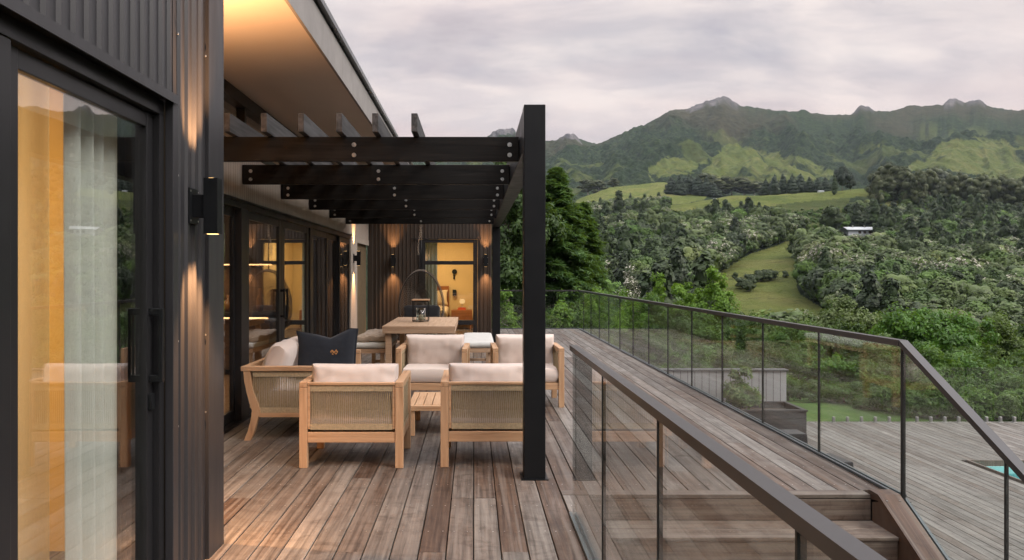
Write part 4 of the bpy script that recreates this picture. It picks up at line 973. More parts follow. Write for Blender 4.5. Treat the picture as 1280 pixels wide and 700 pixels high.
# dark throw pillow with its small stitched motif, leaning on the sofa
def throw_pillow():
    r = empty('throw_pillow', (-1.43, 7.02, .655), 0, 'charcoal navy pillow with a small orange stitched motif standing on the sofa', 'pillow')
    nx = ny = 46; u = np.linspace(-1, 1, nx); U, W = np.meshgrid(u, u)
    pin = .05; X = U * .285 * (1 - pin * (1 - W ** 2) * np.abs(U) ** 1.5); Z = W * .255 * (1 - pin * (1 - U ** 2) * np.abs(W) ** 1.5)
    # chop in the top edge
    dent = np.exp(-((U - .10) / .22) ** 2) * np.clip((W + .1) / 1.1, 0, 1) ** 2; Z = Z - dent * 0 + np.clip(W, 0, 1) ** 3 * (np.interp(U, [-1, -.35, .10, .32, .75, 1], [.232, .212, .180, .215, .275, .268]) - .255)
    X = X - np.clip(W, 0, 1) ** 2 * np.clip(-U - .2, 0, 1) * .03
    T = .085 * ((1 - np.abs(U) ** 2.6) * (1 - np.abs(W) ** 2.6)) ** .55; T = T * (1 - dent * .35) + .003
    fold = (fbm(U * 2.6 + 9, W * 2.6 + 9, 4, 5) - .5) * .022 * (T / .085)
    n = nx * ny; a = np.stack([X, T + fold, Z], -1).reshape(-1, 3); b = np.stack([X, -T + fold, Z], -1).reshape(-1, 3)
    i = np.arange(ny - 1)[:, None] * nx + np.arange(nx - 1)[None]; Q = np.stack([i, i + 1, i + nx + 1, i + nx], -1).reshape(-1, 4)
    ring = list(range(nx)) + [j * nx + nx - 1 for j in range(1, ny)] + [(ny - 1) * nx + k for k in range(nx - 2, -1, -1)] + [j * nx for j in range(ny - 2, 0, -1)]
    RQ = np.array([(ring[k], ring[k] + n, ring[(k + 1) % len(ring)] + n, ring[(k + 1) % len(ring)]) for k in range(len(ring))])
    o = np_mesh('pillow_cover', np.concatenate([a, b]), np.concatenate([Q[:, ::-1], Q + n, RQ]), NAVY, r, smooth=True)
    # flange edge
    m = MB(); zt = [(X[j, nx - 1] + .004, 0, Z[j, nx - 1]) for j in range(0, ny, 3)]; m.tube(zt, .006, 6); m.build('flange', NAVY, r, smooth=True)
    e = MB(); cx_, cz_ = .075, .030; u0_, w0_ = .075 / .285, .030 / .255; Td = .085 * ((1 - abs(u0_) ** 2.6) * (1 - abs(w0_) ** 2.6)) ** .55 + .003; yy = -Td + float((fbm(np.array([u0_ * 2.6 + 9]), np.array([w0_ * 2.6 + 9]), 4, 5)[0] - .5) * .022) * (Td / .085) - .008
    def st_(x0, z0, x1, z1, w_=.0022):
        d = Vector((x1 - x0, 0, z1 - z0)); nn = Vector((-d.z, 0, d.x)).normalized() * w_
        q = [(cx_ + x0 + nn.x, yy, cz_ + z0 + nn.z), (cx_ + x1 + nn.x, yy, cz_ + z1 + nn.z), (cx_ + x1 - nn.x, yy, cz_ + z1 - nn.z), (cx_ + x0 - nn.x, yy, cz_ + z0 - nn.z)]
        e.add(q + [(a_, b_ + .006, c_) for a_, b_, c_ in q], [(0, 1, 2, 3), (0, 4, 5, 1), (1, 5, 6, 2), (2, 6, 7, 3), (3, 7, 4, 0)])
    st_(-.018, -.022, .022, .024); st_(-.022, .018, .020, -.022); st_(-.018, -.022, -.006, -.026); st_(.020, -.022, .026, -.010)
    for s in (-1, 1): st_(s * .006, .006, s * .018, .018); st_(s * .018, .018, s * .034, .004); st_(s * .034, .004, s * .026, -.010); st_(s * .012, -.002, s * .024, .008)
    e.build('stitched_motif', EMBR, r)
    return r
tp = throw_pillow(); tp.rotation_euler = (R(-8), R(2), R(6))

# low slatted table
ct = empty('coffee_table', (-.22, 6.80, 0), 0, 'low slatted teak table in the middle of the armchairs', 'coffee table')
def cp(n, *b, mat=TEAK): return par(obox(n, mat, None, *b, .003), ct)
cp('frame', -.59, .15, 6.42, 6.475, .225, .270); cp('frame', -.59, .15, 7.125, 7.18, .225, .270); cp('frame', -.59, -.535, 6.476, 7.124, .225, .270, mat=TEAKY); cp('frame', .095, .15, 6.476, 7.124, .225, .270, mat=TEAKY)
for k in range(8): cp('slat', -.527 + k * .0775, -.527 + k * .0775 + .070, 6.478, 7.122, .252, .272, mat=TEAKY)
for x_ in (-.585, .085):
    for y_ in (6.43, 7.11): cp('leg', x_, x_ + .058, y_, y_ + .055, 0, .224, mat=TEAKZ)

# dining table
dt = empty('dining_table', (-.735, 10.6, 0), 0, 'long weathered teak dining table under the pergola', 'dining table')
for i in range(6):
    a = -1.215 + i * .1615; par(obox('top_board', m_wood('weathered_teak_board', (.38, .255, .165), (.48, .34, .235), 'y', .6, (.27, .175, .11)) if i == 0 else bpy.data.materials['weathered_teak_board'], None, a + .001, a + .1605, 9.60, 11.54, .712, .750, .002), dt)
par(obox('end_board', TABLEW, None, -1.216, -.244, 9.55, 9.598, .712, .7505, .002), dt); par(obox('end_board', TABLEW, None, -1.216, -.244, 11.542, 11.60, .712, .7505, .002), dt)
for b in ((-1.21, -.25, 9.552, 9.59), (-1.21, -.25, 11.56, 11.598)): par(obox('apron', TABLEW, None, *b, .655, .711, .002), dt)
for b in ((-1.212, -1.18, 9.591, 11.559), (-.282, -.25, 9.591, 11.559)): par(obox('apron', TABLEW, None, *b, .655, .711, .002), dt)
for x_ in (-1.178, -.362):
    for y_ in (9.60, 11.47): par(obox('leg', TABLEW, None, x_, x_ + .08, y_, y_ + .08, 0, .654, .003), dt)
def bench(x0, x1, y0, y1, lab):
    r = empty('bench', ((x0 + x1) / 2, (y0 + y1) / 2, 0), 0, lab, 'bench', 'benches along the dining table')
    cx_, cy_ = (x0 + x1) / 2, (y0 + y1) / 2
    par(obox('seat', TABLEW, None, x0, x1, y0, y1, .375, .430, .004), r)
    for x_ in (x0 + .02, x1 - .075):
        for y_ in (y0 + .03, y1 - .085): par(obox('leg', TABLEW, None, x_, x_ + .055, y_, y_ + .055, 0, .374, .003), r)
    for y_ in (y0 + .04, y1 - .075): par(obox('stretcher', TABLEW, None, x0 + .076, x1 - .076, y_, y_ + .035, .07, .11, .002), r)
    return r
b1 = bench(-1.60, -1.19, 9.72, 11.25, 'teak bench with a fluffy taupe throw on its pad, left of the dining table')
b2 = bench(-.14, .27, 9.80, 11.45, 'teak bench with a plain pale pad, right of the dining table')
tag(place(cushion('bench_pad', PADG, .41, 1.50, .07, None, .85, 8, .0, 3), (-1.395, 10.48, .468)), 'pale grey pad on the left bench under the fluffy throw', 'seat pad', 'seat pads on the benches')
tag(place(cushion('bench_pad', PADG, .42, 1.62, .085, None, .8, 8, .0, 4), (.065, 10.62, .475)), 'off white pad on the right bench beside the dining table', 'seat pad', 'seat pads on the benches')
th = cushion('fluffy_throw', THROW, .43, 1.30, .12, None, .45, 3, .03, 6, 60, 90, wr=.022); tag(place(th, (-1.40, 10.55, .545)), 'fluffy taupe sheepskin throw lying on the left bench', 'throw')

# candle lantern
ln = empty('candle_lantern', (-.765, 10.45, .751), 0, 'wire candle lantern with a wooden lid and glass jar on the dining table', 'lantern')
def lp(o): o.parent = ln; return o
m = MB()
for sx in (-.11, .11):
    for sy in (-.11, .11): m.cbox(sx - .005, sx + .005, sy - .005, sy + .005, .012, .31, .001)
for z in (.012, .295):
    for s in (-.11, .11): m.box(-.105, .105, s - .005, s + .005, z, z + .010); m.box(s - .005, s + .005, -.105, .105, z, z + .010)
for s in (-.06, 0, .06): m.box(s - .003, s + .003, -.105, .105, .013, .019)
m.build('wire_frame', BLKSTEEL, ln)
m = MB(); m.cbox(-.125, .125, -.125, .125, .311, .328, .003); m.build('lid', TEAK, ln)
m = MB(); m.tube([(-.03, 0, .328), (-.03, 0, .345), (.03, 0, .345), (.03, 0, .328)], .004, 6); m.build('lid_handle', BLKSTEEL, ln)
m = MB(); n = 22; prof = [(.066, .022), (.070, .03), (.070, .20), (.066, .20), (.066, .03)]; m.lathe(prof, 0, 0, n); m.build('glass_jar', m_glass('jar_glass', (.86, .9, .88), 1.5, 1.6), ln, smooth=True)
m = MB(); m.lathe([(.035, .022), (.035, .10), (.004, .102), (.002, .115)], 0, 0, 16); m.build('candle', m_simple('candle_wax', (.75, .66, .5), .5), ln, smooth=True)

# hanging chair
hc = empty('hanging_chair', (-.93, 12.75, 1.0), 0, 'black wire egg chair with dark cushions hanging on a chain from the pergola', 'hanging chair')
CH = Matrix.Translation((.93, -12.75, -1.0))
def hcp(o, p=hc): o.parent = p; o.matrix_parent_inverse = CH if p is hc else Matrix(); return o
cx0, cy0, cz0, ra, rb, rd = -.93, 12.80, .93, .41, .60, .36
m = MB()
def egg(th_, ph_):   # ph from front opening ; th around
    w_ = ra * (1 - .12 * math.sin(th_)) ; return Vector((cx0 + w_ * math.cos(th_) * math.cos(ph_), cy0 + rd * math.sin(ph_), cz0 + rb * math.sin(th_) * math.cos(ph_)))
rim = [egg(t, -.35) for t in np.linspace(0, 2 * math.pi, 49)]; m.tube(rim, .007, 8, cap=False)
hcp(m.build('rim', BLKSTEEL, smooth=True))
m = MB()
for k in range(64):
    t0 = 2 * math.pi * k / 64
    for s in (-1, 1): m.tube([egg(t0 + s * q * .9, -.35 + q * 1.9) for q in np.linspace(0, 1, 9)], .0040, 4, cap=False)
hcp(m.build('wire_shell', m_simple('warm_lit_wire', (.13, .105, .08), .4, .5), fix=False))  # black wire coloured paler brown, warm light put into the colour
m = MB(); m.tube([(cx0, cy0, 2.10), (cx0, cy0, cz0 + rb - .02)], .010, 8); hcp(m.build('hanger_rod', BLKSTEEL, smooth=True))
ch = MB(); z = 2.335; k = 0
while z > 2.08:
    pts = []
    for t in np.linspace(0, 2 * math.pi, 13): a_, b_ = .012 * math.cos(t), .022 * math.sin(t); pts.append((cx0 + (a_ if k % 2 else 0), cy0 + (0 if k % 2 else a_), z - .02 + b_))
    ch.tube(pts, .0035, 5, cap=False); z -= .030; k += 1
CHM = m_simple('steel_chain', (.50, .42, .34), .3, .9); hcp(ch.build('chain', CHM, smooth=True))
ch2 = MB(); z = 2.335; k = 0
while z > 1.80:
    pts = []
    for t in np.linspace(0, 2 * math.pi, 11): a_, b_ = .012 * math.cos(t), .020 * math.sin(t); pts.append((cx0 - .035 + .02 * math.sin(z * 9) + (a_ if k % 2 else 0), cy0 - .02 + (0 if k % 2 else a_), z - .02 + b_))
    ch2.tube(pts, .0035, 5, cap=False); z -= .030; k += 1
hcp(ch2.build('chain', CHM, smooth=True))
DARKC = m_fabric('black_cushion', (.016, .016, .018), 300)
o = cushion('seat_cushion', DARKC, .66, .56, .20, None, .4, 2.5, .05, 3); place(o, (cx0, cy0 - .02, .56)); hcp(o)
o = cushion('back_cushion', DARKC, .66, .34, .20, None, .2, 1.6, .05, 5, corner=.12); place(o, (cx0, cy0 + .12, .72), (R(64), 0, 0)); hcp(o)
# ================================================================ VEGETATION
rs = np.random.RandomState(11)
def leaf_quads(P, N, size, asp=.5, rnds=None, seed=0, jitter=.5):
    """one folded diamond leaf per point P facing roughly N"""
    r = np.random.RandomState(seed); n = len(P); N = N + r.normal(size=(n, 3)) * jitter; N /= np.linalg.norm(N, axis=1)[:, None] + 1e-9
    A = np.cross(N, r.normal(size=(n, 3))); A /= np.linalg.norm(A, axis=1)[:, None] + 1e-9; B = np.cross(N, A)
    s = (size * r.uniform(.6, 1.35, n))[:, None]
    V = np.stack([P - A * s, P + B * s * asp + N * s * .12, P + A * s, P - B * s * asp + N * s * .12], 1).reshape(-1, 3)
    return V, np.arange(4 * n).reshape(-1, 4)
def crown(blobs, n, size, seed, asp=.5, clump=.35, nclump=70, inner=.45, up=.35, jit=.5, ow=.8, dw=.6):
    """leaves gathered in twig clumps spread over the shells of several lobes"""
    r = np.random.RandomState(seed); B = np.array(blobs, float); vol = B[:, 3] * B[:, 4] * B[:, 5]; pr = (vol ** .67); pr /= pr.sum()
    k = r.choice(len(B), nclump, p=pr); d = r.normal(size=(nclump, 3)); d /= np.linalg.norm(d, axis=1)[:, None]; d[:, 2] = np.where(d[:, 2] < -.35, -d[:, 2], d[:, 2])
    rad = inner + (1 - inner) * r.uniform(0, 1, nclump) ** .45; C = B[k, :3] + d * B[k, 3:6] * rad[:, None]
    m = r.choice(nclump, n); cs = clump * r.uniform(.6, 1.3, nclump); o = r.normal(size=(n, 3)) * np.array([1, 1, .7]); o *= (r.uniform(.3, 1, n) / (np.linalg.norm(o, axis=1) + 1e-9))[:, None]
    P = C[m] + o * cs[m][:, None]; N = o * ow + d[m] * dw + np.array([0, 0, up])
    return leaf_quads(P, N, np.full(n, size), asp, seed=seed + 1, jitter=jit)
def join(parts):
    V = []; Q = []; o = 0
    for v, q in parts: V.append(v); Q.append(q + o); o += len(v)
    return np.concatenate(V), np.concatenate(Q)
def trunk_mb(h, r0, spread, seed, nb=6, lean=.04, start=.35):
    rn = random.Random(seed); m = MB(); pts = []; x = y = 0
    for i in range(8):
        t = i / 7; pts.append((x, y, t * h)); x += rn.uniform(-lean, lean) * h * .3; y += rn.uniform(-lean, lean) * h * .3
    m.tube(pts, [r0 * (1 - .8 * i / 7) for i in range(8)], 8)
    for k in range(nb):
        t = start + (1 - start) * (k + .5) / nb; i = min(6, int(t * 7)); p = Vector(pts[i]); a = rn.uniform(0, 6.28); l = spread * rn.uniform(.6, 1.0) * (1.15 - t * .5)
        d = Vector((math.cos(a), math.sin(a), rn.uniform(.3, .9))); q = [p + d * l * s + Vector((0, 0, .12 * l * s * s)) for s in (0, .35, .7, 1)]
        m.tube(q, [r0 * .42 * (1 - .3 * t), r0 * .3, r0 * .18, r0 * .06], 6)
        for s2 in (-1, 1):
            dd = Vector((d.y * s2, -d.x * s2, .5)) * l * .45; m.tube([q[2], q[2] + dd * .5 + d * .1 * l, q[2] + dd + d * .25 * l], [r0 * .14, r0 * .09, r0 * .03], 5)
    return m
def tree(name, loc, V, Q, leafm, tm, bark, label, cat='tree', group=None, rz=0):
    r = empty(name, loc, rz, label, cat, group); np_mesh('crown', V, Q, leafm, r)
    if tm: tm.build('trunk', bark, r, smooth=True, fix=False)
    return r

L_BRIGHT = m_leaf('leaf_bright', (.10, .20, .020), (.17, .30, .030), (.055, .125, .015), .40)
L_LAUREL = m_leaf('leaf_laurel', (.055, .145, .015), (.10, .225, .024), (.028, .08, .011), .32, rough=.4)
L_OLIVE = m_leaf('leaf_olive', (.085, .125, .035), (.17, .21, .085), (.05, .085, .025), .25)
L_DARK = m_leaf('leaf_dark_conifer', (.034, .088, .020), (.082, .165, .034), (.018, .050, .012), .28)
L_MID = m_leaf('leaf_mid', (.035, .075, .018), (.075, .125, .030), (.02, .045, .012), .28)
L_PITT = m_leaf('leaf_moss', (.06, .105, .016), (.10, .15, .022), (.03, .06, .012), .25)
L_WHITE = m_leaf('leaf_kanuka', (.05, .075, .03), (.09, .11, .05), None, .2, (.62, .60, .52), .32)
L_SHRUB = m_leaf('leaf_shrub', (.045, .11, .016), (.10, .19, .030), (.025, .06, .012), .3, nscale=.8)
L_SHRUB2 = m_leaf('leaf_shrub_pale', (.06, .12, .030), (.13, .20, .055), (.035, .075, .022), .3, nscale=.8)

def dome(w_, h, seed, lobes=7, base=.35):
    r = np.random.RandomState(seed); b = [(0, 0, h * .55, w_ * .62, w_ * .62, h * .42)]
    for i in range(lobes):
        a = 2 * math.pi * i / lobes + r.uniform(-.3, .3); q = w_ * r.uniform(.40, .62); z = h * r.uniform(base, .78)
        s = w_ * r.uniform(.28, .42); b.append((math.cos(a) * q, math.sin(a) * q, z, s, s, s * .8 * min(1, h / w_)))
    return b
def hero(name, px, Y, topy, wpx, leafm, label, n, size, seed, cat='tree', clumps=110, clump=.38, asp=.5, group=None, bark=BARK, up=.35, basez=None, lobes=8, inner=.45):
    X = wx(px, Y); zb = lawnz(X, Y) if basez is None else basez; zt = wz(topy, Y); h = zt - zb; w_ = wpx * Y / 900 / 2
    b = dome(w_, h * .93, seed, lobes, .35 if h > w_ * 1.6 else .3)
    V, Q = crown(b, n, size, seed, asp, clump, clumps, inner, up)
    V[:, 2] *= h / np.quantile(V[:, 2], .996); t = trunk_mb(h * .8, max(.05, h * .022), w_ * .8, seed, 7)
    return tree(name, (X, Y, zb), V, Q, leafm, t, bark, label, cat, group)

# large layered conifer behind the post
def conifer(X, Y, zb, zt, w_, seed, leafm, label, n_br=210, per=150, name='conifer', group=None, size=.17, droop=.25, fill=True):
    r = np.random.RandomState(seed); h = zt - zb; P = []; N = []
    mb_ = MB(); mb_.tube([(0, 0, 0), (0, 0, h * .5), (0, 0, h * .97)], [h * .022, h * .013, .02], 8)
    for i in range(n_br):
        t = (i + r.uniform(0, 1)) / n_br; t = .06 + .93 * t; a = i * 2.4 + r.uniform(-.5, .5); prof = (1 - t) ** .78 * (.80 + .28 * (1 - t)); l = w_ * prof * r.uniform(.72, 1.12) + .15
        z0 = h * t; d = np.array([math.cos(a), math.sin(a)])
        s = r.uniform(0, 1, per) ** .55
        off = r.normal(size=(per, 3)) * np.array([.15, .15, .045]) * (l ** .5) * (.35 + .8 * s[:, None])
        p = np.stack([d[0] * l * s, d[1] * l * s, z0 + l * (.16 * s - droop * s ** 2)], 1) + off
        p[:, 2] -= r.uniform(0, .22, per) * s
        P.append(p); N.append(np.tile([d[0] * .25, d[1] * .25, 1.0], (per, 1)))
        mb_.tube([(0, 0, z0), (d[0] * l * .5, d[1] * l * .5, z0 + l * (.08 - droop * .25)), (d[0] * l * .9, d[1] * l * .9, z0 + l * (.144 - droop * .81))], [.05 * (1 - t) + .012, .03 * (1 - t) + .008, .005], 4, cap=False)
    P = np.concatenate(P); N = np.concatenate(N); V, Q = leaf_quads(P, N, np.full(len(P), size * 1.15), .17, seed=seed, jitter=.30)
    root = empty(name, (X, Y, zb), 0, label, 'tree', group); np_mesh('crown', V, Q, leafm, root); mb_.build('trunk', BARK, root, smooth=True, fix=False); return root
Yc = 42
conifer(wx(696, Yc), Yc, lawnz(0, Yc), wz(207, Yc), 4.6, 3, L_DARK, 'tall dark green layered conifer behind the black post', 210, 330, size=.20)
conifer(wx(728, 46), 46, lawnz(0, 48), wz(255, 48), 4.0, 13, L_DARK, 'shorter dark conifer merging with the right side of the tall one', 150, 280, size=.20)
hero('broadleaf_tree', 640, 40, 200, 120, L_MID, 'tall mid green tree with pale limbs behind the pergola beams', 26000, .13, 31, clumps=190, clump=.62, bark=BARKP)
hero('broadleaf_tree', 596, 46, 215, 120, L_MID, 'mid green tree behind the pergola, mostly hidden by the back wing', 14000, .15, 32, clumps=120, clump=.6, bark=BARKP)
hero('broadleaf_tree', 893, 44, 338, 92, L_BRIGHT, 'bright lime green tree rising above the glass rail in the middle', 15000, .095, 41, clumps=150, clump=.36, inner=.3)
hero('broadleaf_tree', 850, 40, 356, 60, L_BRIGHT, 'smaller lime green tree just left of the bright one above the glass rail', 8000, .09, 42, clumps=90, clump=.32, inner=.3)
hero('broadleaf_tree', 822, 46, 343, 40, L_BRIGHT, 'slim yellow green tree left of the two lime green ones', 6000, .085, 47, clumps=70, clump=.3, inner=.3)
hero('flowering_tree', 785, 47, 334, 46, L_WHITE, 'tree covered in small white flowers beside the dark conifer', 9000, .075, 44, clumps=90, clump=.32)
hero('broadleaf_tree', 1052, 36, 374, 108, L_OLIVE, 'broad domed grey green tree behind the corner of the glass rail', 26000, .075, 45, clumps=240, clump=.30, lobes=11)
hero('broadleaf_tree', 1008, 38, 393, 54, L_OLIVE, 'small grey green tree at the left of the broad domed one', 9000, .075, 46, clumps=100, clump=.28)
hero('broadleaf_tree', 1162, 28, 388, 150, L_LAUREL, 'large glossy bright green tree right of the rail corner', 30000, .085, 51, clumps=260, clump=.34, lobes=11, asp=.38)
hero('broadleaf_tree', 1245, 33, 394, 80, L_PITT, 'moss green tree with tufted crown right of the glossy green one', 20000, .07, 52, clumps=150, clump=.34, up=.6)
hero('broadleaf_tree', 1300, 36, 384, 80, L_MID, 'mid green tree at the right edge of the picture', 14000, .10, 53, clumps=130, clump=.4)
hero('broadleaf_tree', 1105, 44, 392, 70, L_MID, 'dull green tree between the domed and the glossy ones', 9000, .10, 54, clumps=100, clump=.4)
def shrub(i, px, Y, topy, wpx, leafm, label, group, n=5200, size=.05, clump=.2, name='shrub', asp=.42):
    X = wx(px, Y); zb = lawnz(X, Y); h = max(.5, wz(topy, Y) - zb); w_ = wpx * Y / 900 / 2
    V, Q = crown(dome(w_, h, 100 + i, 8, .12) + [(0, 0, h * .3, w_ * .8, w_ * .8, h * .3)], n, size, 100 + i, asp, clump, max(40, n // 80), .35, .4); V[:, 2] *= h / np.quantile(V[:, 2], .99); t = trunk_mb(h * .6, .035, w_ * .7, i, 5, start=.15)
    return tree(name, (X, Y, zb), V, Q, leafm, t, BARK, label, 'shrub', group)
i = 0
for px, Y, ty, wp in ((628, 21.5, 366, 60), (668, 22, 372, 60), (700, 21, 382, 46), (715, 24, 366, 60), (745, 23, 368, 64), (600, 22, 370, 60), (778, 25, 366, 70), (812, 24.5, 372, 60)):
    shrub(i, px, Y, ty, wp, (L_BRIGHT, L_SHRUB)[i % 2], 'leafy green shrub in the row just beyond the far glass balustrade', 'shrubs beyond the far balustrade', 7000, .055); i += 1
for px, Y, ty, wp in ((845, 26, 384, 74), (880, 25, 392, 74), (915, 28, 396, 80), (955, 27, 400, 80), (990, 25, 408, 80), (1028, 26, 414, 80), (800, 30, 378, 80), (860, 31, 388, 80), (940, 32, 396, 80), (1010, 31, 404, 84), (760, 34, 366, 80), (1060, 28, 404, 80), (1090, 25, 420, 70)):
    shrub(i, px, Y, ty, wp, (L_SHRUB, L_MID, L_SHRUB2)[i % 3], 'rounded shrub on the slope seen through the right glass balustrade', 'shrubs on the slope behind the planter', 6500, .06, .26); i += 1
for px, Y, ty, wp in ((860, 20, 428, 90), (905, 20.5, 432, 90), (950, 21, 430, 90), (1000, 22, 432, 90), (1040, 21, 446, 84), (1082, 20.8, 452, 84), (1124, 21, 444, 90), (1165, 20.4, 438, 96), (1205, 20.8, 444, 90), (1245, 20.5, 452, 90), (1285, 21, 446, 90), (1320, 20.8, 450, 90), (1140, 24, 428, 100), (1195, 24.5, 432, 100), (1250, 24.5, 436, 100), (1300, 24, 430, 100)):
    shrub(i, px, Y, ty, wp, (L_SHRUB, L_LAUREL, L_SHRUB, L_MID)[i % 4], 'tangled green shrub on the bank behind the pool fence', 'shrubs behind the pool fence', 6800, .05, .2); i += 1
for px, Y, ty, wp in ((985, 20.0, 470, 50), (1018, 19.6, 480, 54), (1055, 18.9, 478, 56), (1092, 18.0, 486, 50), (1120, 17.4, 480, 50), (1146, 17.0, 490, 50), (1172, 16.8, 484, 50), (1196, 16.7, 494, 50), (1222, 16.7, 486, 50), (1246, 16.6, 492, 50), (1270, 16.7, 488, 50), (1296, 16.6, 492, 50), (1105, 18.8, 470, 50), (1160, 18.2, 470, 54), (1210, 18.0, 472, 54), (1260, 18.0, 470, 54)):
    shrub(i, px, Y, ty, wp, (L_SHRUB2, L_SHRUB)[i % 2], 'low scrubby plant at the edge of the lawn behind the pool fence', 'low plants along the lawn edge', 3600, .045, .16, 'low_plant', .3); i += 1
# shrub growing in the planter
V, Q = crown(dome(.42, .66, 5, 7, .3), 5200, .04, 77, .42, .12, 90, .35, .5); V2, Q2 = crown([(0.08, 0, .76, .12, .12, .18), (-.10, .05, .72, .10, .10, .15)], 600, .04, 78, .4, .09, 16, .3, .8)
V, Q = join([(V, Q), (V2, Q2)])
tree('planter_shrub', (wx(926, 14.6) , 14.6, -1.38), V, Q, L_SHRUB2, trunk_mb(.55, .02, .35, 5, 5, start=.1), BARK, 'round leafy shrub growing in the charcoal planter box', 'shrub')

# ---- distant tree kinds (linked templates, copied with their own trunk and crown)
def lobes_mesh(blobs, scale=.86, seed=0, sub=2, rough=.22, freq=2.2):
    Vs = []; Qs = []; o = 0
    bm = bmesh.new(); bmesh.ops.create_icosphere(bm, subdivisions=sub, radius=1); bm.verts.index_update()
    base = np.array([v.co for v in bm.verts]); F = np.array([[q.index for q in f.verts] for f in bm.faces]); bm.free()
    for i, b in enumerate(blobs):
        n_ = fbm(base[:, 0] * freq + 20 + seed + i * 3, base[:, 1] * freq + base[:, 2] * freq * 1.3 + 20, 3, seed + i); f = scale * (1 + (n_ - .5) * 2 * rough)
        v = base * np.array(b[3:6]) * f[:, None] + np.array(b[:3]); Vs.append(v); Qs.append(F + o); o += len(v)
    Q = np.concatenate(Qs); return np.concatenate(Vs), Q
def tri_quad_mesh(name, V, Q, CV, CF, mat, parent=None, link=True):
    me = bpy.data.meshes.new(name); nq = len(Q); nt_ = len(CF); allv = np.concatenate([V, CV]).astype(np.float32)
    me.vertices.add(len(allv)); me.vertices.foreach_set('co', allv.ravel()); me.loops.add(nq * 4 + nt_ * 3); me.loops.foreach_set('vertex_index', np.concatenate([Q.ravel(), (CF + len(V)).ravel()]).astype(np.int32))
    me.polygons.add(nq + nt_); me.polygons.foreach_set('loop_start', np.concatenate([np.arange(0, nq * 4, 4), nq * 4 + np.arange(0, nt_ * 3, 3)]).astype(np.int32)); me.update(calc_edges=True); me.materials.append(mat)
    o = bpy.data.objects.new(name, me)
    if link: COL.objects.link(o)
    if parent is not None: o.parent = parent
    return o
def far_template(kind, seed):
    r = np.random.RandomState(seed)
    if kind == 'pine':
        b = [(r.uniform(-.3, .3), r.uniform(-.3, .3), z, w_, w_, 2.3) for z, w_ in ((1.5, 3.8), (3.5, 3.9), (5.5, 3.2), (7.5, 2.4), (9.3, 1.5), (10.8, .7))]
        b += [(2.2 * math.cos(q), 2.2 * math.sin(q), 2 + .7 * k, 1.7, 1.7, 2.0) for k, q in enumerate((.3, 2.4, 4.4, 5.6, 1.4))]
        V, Q = crown(b, 6000, .22, seed, .5, .6, 170, .75, .4, .3); h = 11
    elif kind == 'cone':
        b = [(0, 0, z, w_, w_, 1.3) for z, w_ in ((1.2, 2.0), (3, 1.8), (5, 1.4), (7, .9), (8.6, .45))]
        V, Q = crown(b, 4000, .18, seed, .5, .45, 130, .75, .4, .3); h = 8.5
    elif kind == 'gum':
        b = [(r.uniform(-5, 5), r.uniform(-5, 5), z, r.uniform(2.2, 3.8), r.uniform(2.2, 3.8), r.uniform(2.4, 4.2)) for z in np.linspace(7, 23.5, 18)] + [(0, 0, 14, 4.2, 4.2, 8)]
        V, Q = crown(b, 9000, .32, seed, .45, 1.15, 190, .6, .3, .3); h = 26
    elif kind == 'poplar':
        b = [(0, 0, z, w_, w_, 2.6) for z, w_ in ((3, 1.5), (6, 1.9), (9, 1.7), (12, 1.1), (14, .6))]
        V, Q = crown(b, 4000, .24, seed, .45, .6, 120, .6, .5, .3); h = 15
    else:
        b = dome(3.6, 6.2, seed, 8, .3)
        V, Q = crown(b, 6000, .20, seed, .55, .55, 160, .75, .4, .25); h = 6
    CV, CF = lobes_mesh(b, .74 if kind == 'gum' else .84, seed); return V, Q, h, CV, CF
FARM = {'pine': m_leaf('pine_foliage', (.010, .022, .012), (.022, .040, .018), None, .08, nscale=.1), 'cone': m_leaf('fir_foliage', (.012, .028, .012), (.026, .052, .018), None, .08, nscale=.1),
        'gum': m_leaf('gum_foliage', (.060, .078, .028), (.110, .122, .046), (.036, .050, .020), .15, nscale=.12), 'poplar': m_leaf('poplar_foliage', (.025, .05, .016), (.05, .08, .025), None, .15, nscale=.1),
        'round': m_leaf('bush_foliage', (.026, .045, .018), (.055, .080, .028), None, .15, nscale=.1), 'green': m_leaf('fresh_foliage', (.040, .085, .020), (.07, .13, .03), None, .2, nscale=.1),
        'rust': m_leaf('rust_foliage', (.11, .055, .03), (.17, .09, .05), None, .15, nscale=.1), 'grey': m_leaf('bare_twigs', (.14, .12, .10), (.22, .19, .16), None, .1, nscale=.1)}
FT = {}
_yy = np.geomspace(60, 1290, 1400)
def ground_at(px, basey):
    X = (px - 592) * _yy / 900; Z = H(X, _yy); py = 342 - 900 * (Z - H_EYE) / _yy
    k = np.nonzero(py <= basey)[0]; return float(_yy[k[0]]) if len(k) else float(_yy[int(np.argmin(py))])
